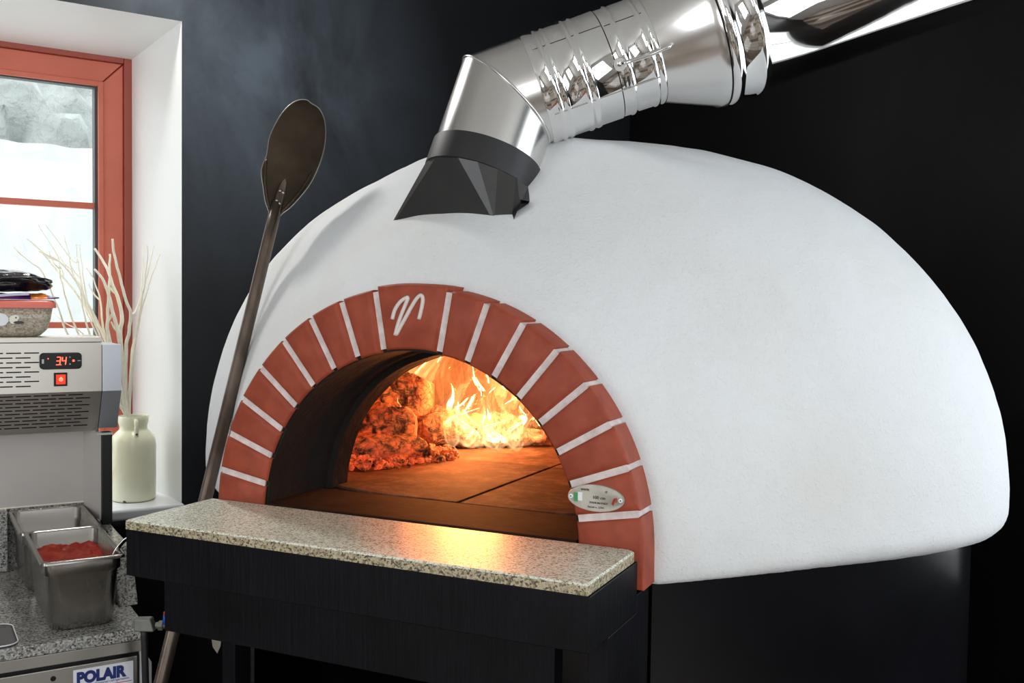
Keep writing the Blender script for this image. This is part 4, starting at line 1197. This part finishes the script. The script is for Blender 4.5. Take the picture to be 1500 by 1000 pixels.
    bm = bmesh.new(); tube(bm, smooth_path([F(-.195, .818, zc+.0085), F(-.13, .8135, zc+.0060), F(-.07, .8150, zc+.0095), F(-.025, .822, zc+.0105), F(.004, .850, zc+.0065), F(.0105, .868, zc+.002)], 6), .0018, 8); obj('zip_seam', bm, M['black_film'], bg_, smooth=True)
on_top()

# ================================================================== JAR AND BRANCHES
def jar():
    c = W(.2860, 1.075, .9652)
    root = thing('ceramic_jar', 'cream glazed jar with small loop handles on the white window sill', 'jar', c)
    bm = bmesh.new()
    pr = [(.0, .046), (.002, .0505), (.008, .0525), (.06, .0530), (.135, .0530), (.148, .0520), (.158, .0480), (.166, .0410), (.171, .0355), (.174, .0330), (.180, .0322), (.186, .0335), (.190, .0350), (.204, .0362), (.207, .0350), (.2065, .0315), (.195, .0300), (.17, .0290), (.15, .044), (.03, .047), (.012, .040)]
    lathe(bm, pr, c, (0, 0, 1), 64, cap0=True, cap1=True)
    body = obj('body', bm, M['ceramic'], root, auto=60)
    cd = (CAM-c); cd.z = 0; cd.normalize(); sd = Vector((-cd.y, cd.x, 0))
    for s, ang in ((0, .15), (1, PI+.15)):
        d = (cd*math.cos(ang)+sd*math.sin(ang))
        p = [c+d*.0345+Vector((0, 0, .199)), c+d*.0430+Vector((0, 0, .196)), c+d*.0460+Vector((0, 0, .184)), c+d*.0460+Vector((0, 0, .170)), c+d*.0440+Vector((0, 0, .160))]
        bm = bmesh.new(); tube(bm, smooth_path(p, 5), .0050, 12, flat=(1.0, .8)); h = obj('loop_handle', bm, M['ceramic'], root, smooth=True)
    bm = bmesh.new()
    d = (cd*math.cos(.15)+sd*math.sin(.15))
    bmesh.ops.create_uvsphere(bm, u_segments=12, v_segments=8, radius=1)
    for v in bm.verts: v.co = c+d*.0495+Vector((0, 0, .166))+sd*v.co.x*.003+d*v.co.y*.0016+Vector((0, 0, v.co.z*.003))
    obj('glaze_chip', bm, M['chip'], body)
    bm = bmesh.new(); bmesh.ops.create_uvsphere(bm, u_segments=12, v_segments=8, radius=1)
    d2 = (cd*math.cos(.38)-sd*math.sin(.38))
    for v in bm.verts: v.co = c+d2*.0508+Vector((0, 0, .004))+sd*v.co.x*.0055+d2*v.co.y*.0012+Vector((0, 0, v.co.z*.003))
    obj('glaze_chip', bm, M['chip'], body)
jar()
BR = {
'T1': [(0.071, 1.2, 1.6), (0.098, 1.182, 1.571), (0.128, 1.164, 1.528), (0.161, 1.146, 1.483), (0.189, 1.129, 1.437), (0.221, 1.111, 1.377), (0.262, 1.093, 1.253), (0.266, 1.075, 1.179)],
'T2': [(0.073, 1.14, 1.585), (0.098, 1.132, 1.563), (0.126, 1.124, 1.547), (0.155, 1.116, 1.512), (0.181, 1.107, 1.46), (0.204, 1.099, 1.411), (0.227, 1.091, 1.354), (0.257, 1.083, 1.254), (0.267, 1.075, 1.179)],
'b1': [(0.113, 1.22, 1.639), (0.141, 1.199, 1.596), (0.168, 1.179, 1.55), (0.178, 1.158, 1.536), (0.181, 1.137, 1.486), (0.195, 1.116, 1.42), (0.219, 1.096, 1.354), (0.263, 1.075, 1.179)],
'b2': [(0.091, 1.17, 1.634), (0.111, 1.154, 1.593), (0.129, 1.138, 1.554), (0.129, 1.123, 1.518), (0.144, 1.107, 1.437), (0.171, 1.091, 1.355), (0.261, 1.075, 1.179)],
'T3': [(0.146, 1.16, 1.611), (0.15, 1.149, 1.582), (0.154, 1.139, 1.555), (0.158, 1.128, 1.519), (0.171, 1.117, 1.486), (0.175, 1.107, 1.447), (0.188, 1.096, 1.378), (0.232, 1.086, 1.255), (0.264, 1.075, 1.179)],
'T4': [(0.181, 1.2, 1.591), (0.178, 1.179, 1.564), (0.181, 1.158, 1.52), (0.18, 1.138, 1.48), (0.189, 1.117, 1.42), (0.219, 1.096, 1.338), (0.261, 1.075, 1.179)],
'T5': [(0.175, 1.13, 1.589), (0.176, 1.119, 1.552), (0.177, 1.108, 1.519), (0.185, 1.097, 1.453), (0.21, 1.086, 1.371), (0.263, 1.075, 1.179)],
'T14': [(0.194, 1.15, 1.533), (0.209, 1.135, 1.5), (0.22, 1.12, 1.454), (0.221, 1.105, 1.404), (0.227, 1.09, 1.354), (0.264, 1.075, 1.179)],
'T15': [(0.025, 1.1, 1.575), (0.039, 1.096, 1.559), (0.063, 1.092, 1.538), (0.084, 1.088, 1.516), (0.117, 1.083, 1.437), (0.146, 1.079, 1.356), (0.259, 1.075, 1.179)],
'T16': [(0.121, 1.18, 1.425), (0.142, 1.145, 1.4), (0.191, 1.11, 1.354), (0.261, 1.075, 1.179)],
'T6': [(0.206, 1.12, 1.58), (0.22, 1.114, 1.557), (0.235, 1.107, 1.527), (0.243, 1.101, 1.494), (0.257, 1.094, 1.454), (0.262, 1.088, 1.408), (0.257, 1.081, 1.354), (0.266, 1.075, 1.179)],
'T7': [(0.197, 1.08, 1.529), (0.219, 1.079, 1.5), (0.231, 1.078, 1.461), (0.24, 1.078, 1.421), (0.249, 1.077, 1.388), (0.255, 1.076, 1.351), (0.267, 1.075, 1.179)],
'T8': [(0.238, 1.1, 1.567), (0.236, 1.095, 1.52), (0.232, 1.09, 1.467), (0.229, 1.085, 1.414), (0.232, 1.08, 1.355), (0.264, 1.075, 1.179)],
'T9': [(0.234, 1.06, 1.602), (0.237, 1.062, 1.572), (0.253, 1.064, 1.507), (0.269, 1.066, 1.448), (0.279, 1.069, 1.421), (0.273, 1.071, 1.371), (0.267, 1.073, 1.321), (0.266, 1.075, 1.179)],
'T11': [(0.34, 1.09, 1.591), (0.323, 1.085, 1.522), (0.308, 1.08, 1.468), (0.291, 1.075, 1.428), (0.28, 1.07, 1.42)],
'T10': [(0.358, 1.1, 1.57), (0.335, 1.095, 1.513), (0.314, 1.09, 1.448), (0.296, 1.085, 1.371), (0.285, 1.08, 1.321), (0.274, 1.075, 1.179)],
'T12': [(0.325, 1.13, 1.595), (0.321, 1.121, 1.547), (0.315, 1.112, 1.489), (0.308, 1.102, 1.421), (0.295, 1.093, 1.353), (0.28, 1.084, 1.253), (0.272, 1.075, 1.179)],
'T13': [(0.313, 1.05, 1.59), (0.315, 1.055, 1.555), (0.309, 1.06, 1.495), (0.301, 1.065, 1.442), (0.286, 1.07, 1.321), (0.274, 1.075, 1.179)],
}
def branches():
    spec = {  # tip radius, root radius, label
     'T15': (.0010, .0026, 'thin pale branch bending furthest left out of the cream jar'),
     'T1': (.0012, .0040, 'long pale branch slanting left across the window glass from the cream jar'),
     'T2': (.0012, .0036, 'pale branch curving left beneath the long slanting one in the jar'),
     'b2': (.0009, .0026, 'thin pale twig with the left one of the two highest tips over the glass'),
     'b1': (.0009, .0026, 'thin pale twig with the right one of the two highest tips over the glass'),
     'T3': (.0009, .0026, 'thin upright pale twig crossing the middle of the window pane'),
     'T4': (.0008, .0024, 'left of two thin upright twigs near the right edge of the glass'),
     'T5': (.0008, .0024, 'right of two thin upright twigs near the right edge of the glass'),
     'T14': (.0010, .0036, 'pale branch along the dark edge where glass meets red stile'),
     'T16': (.0008, .0022, 'short low thin twig pointing left just above the chiller'),
     'T6': (.0026, .0052, 'thick pale branch bowing over the red window stile from top left'),
     'T7': (.0026, .0058, 'thick pale branch bowed lower over the red window stile'),
     'T8': (.0024, .0048, 'straight upright pale branch in front of the red window stile'),
     'T9': (.0026, .0046, 'tallest thick pale branch forking at the right edge of the red stile'),
     'T10': (.0010, .0036, 'rightmost pale twig leaning right against the white window reveal'),
     'T12': (.0009, .0032, 'leftmost upright pale twig against the white window reveal'),
     'T13': (.0009, .0032, 'middle pale twig against the white window reveal'),
    }
    col = M['branch']
    rj = random.Random(2)
    for k, (r0, r1, lab) in spec.items():
        pts = [W(*p) for p in BR[k]]
        # run the stem down into the jar
        base = W(.286+rj.uniform(-.014, .014), 1.075+rj.uniform(-.014, .014), 1.02)
        neck = pts[-1]; neck = W(.286, 1.075, neck.z)+(neck-W(.286, 1.075, neck.z))*.8
        pts = pts[:-1]+[neck, base]
        root = thing('bare_branch', lab, 'branch', base, 'bleached branches in the jar')
        p = smooth_path(pts, 5); n = len(p)
        jit = [q+Vector((noise.noise(q*40), noise.noise(q*40+Vector((5, 0, 0))), 0))*.0022 for q in p]
        bm = bmesh.new(); tube(bm, jit, [r0+(r1-r0)*min(1, (i/n)*1.3) for i in range(n)], 8)
        obj('stem', bm, col, root, smooth=True)
        if k == 'T9':
            f = smooth_path([W(*q) for q in BR['T11']], 5)
            bm = bmesh.new(); tube(bm, f, [.0009+.0026*i/len(f) for i in range(len(f))], 8); obj('side_twig', bm, col, root, smooth=True)
        # side twigs
        idx = {'T1': (12, 20), 'T2': (10,), 'b1': (12, 18), 'T3': (14,), 'T6': (18,), 'T7': (22, 26), 'T8': (16,), 'b2': (14,), 'T14': (10,)}.get(k, ())
        for i in idx:
            if i >= n-6: continue
            d = (jit[i-2]-jit[i+2]).normalized(); sgn = 1 if (i % 4 == 0) else -1
            sdir = (d+Ww*.75*sgn+Wn*.2).normalized(); L = .05 if r1 < .004 else .028
            bm = bmesh.new(); tube(bm, smooth_path([jit[i], jit[i]+sdir*L*.4, jit[i]+(sdir+d*.5).normalized()*L], 4), [r1*.6]*5+[r1*.5, r1*.4, r1*.35, r1*.3], 7); obj('side_twig', bm, col, root, smooth=True)
branches()

# water valve between worktop and oven
def valve():
    c = Vector((-.188, .247, .899))
    ex = Vector((.906, .423, 0)); ey = Vector((-.423, .906, 0))
    fr = lambda a, b, z: c+ex*a+ey*b+Vector((0, 0, z))
    root = thing('water_valve', 'small nickel water valve with blue lever beside the grey granite worktop', 'valve', c)
    bm = bmesh.new(); hexa(bm, [fr(-.036, -.011, -.011), fr(0, -.011, -.011), fr(0, .011, -.011), fr(-.036, .011, -.011), fr(-.036, -.009, .011), fr(-.007, -.009, .012), fr(-.007, .009, .012), fr(-.036, .009, .011)])
    obj('body', bm, M['valve_body'], root, bevel=.003)
    bm = bmesh.new(); lathe(bm, [(0, .0055), (.005, .0055), (.005, .0085), (.0125, .0085), (.0125, .005), (.030, .005)], fr(0, 0, -.002), ex, 6, cap1=True); obj('nut', bm, M['valve_body'], root)
    bm = bmesh.new(); tube(bm, [fr(.0155, 0, .000), fr(.0160, 0, .010), fr(.0160, 0, .017)], [.0042, .0038, .0034], 10); obj('lever', bm, M['blue_plastic'], root, smooth=True)
    bm = bmesh.new(); tube(bm, [fr(.0160, 0, .017), fr(.0160, 0, .022)], .0030, 10); obj('lever_tip', bm, M['red_plastic'], root, smooth=True)
    bm = bmesh.new(); tube(bm, smooth_path([fr(-.022, .004, -.010), fr(-.022, .010, -.10), fr(-.03, .05, -.30), fr(-.03, .08, -.895)], 5), .006, 10); obj('hose', bm, M['rubber'], root, smooth=True)
valve()
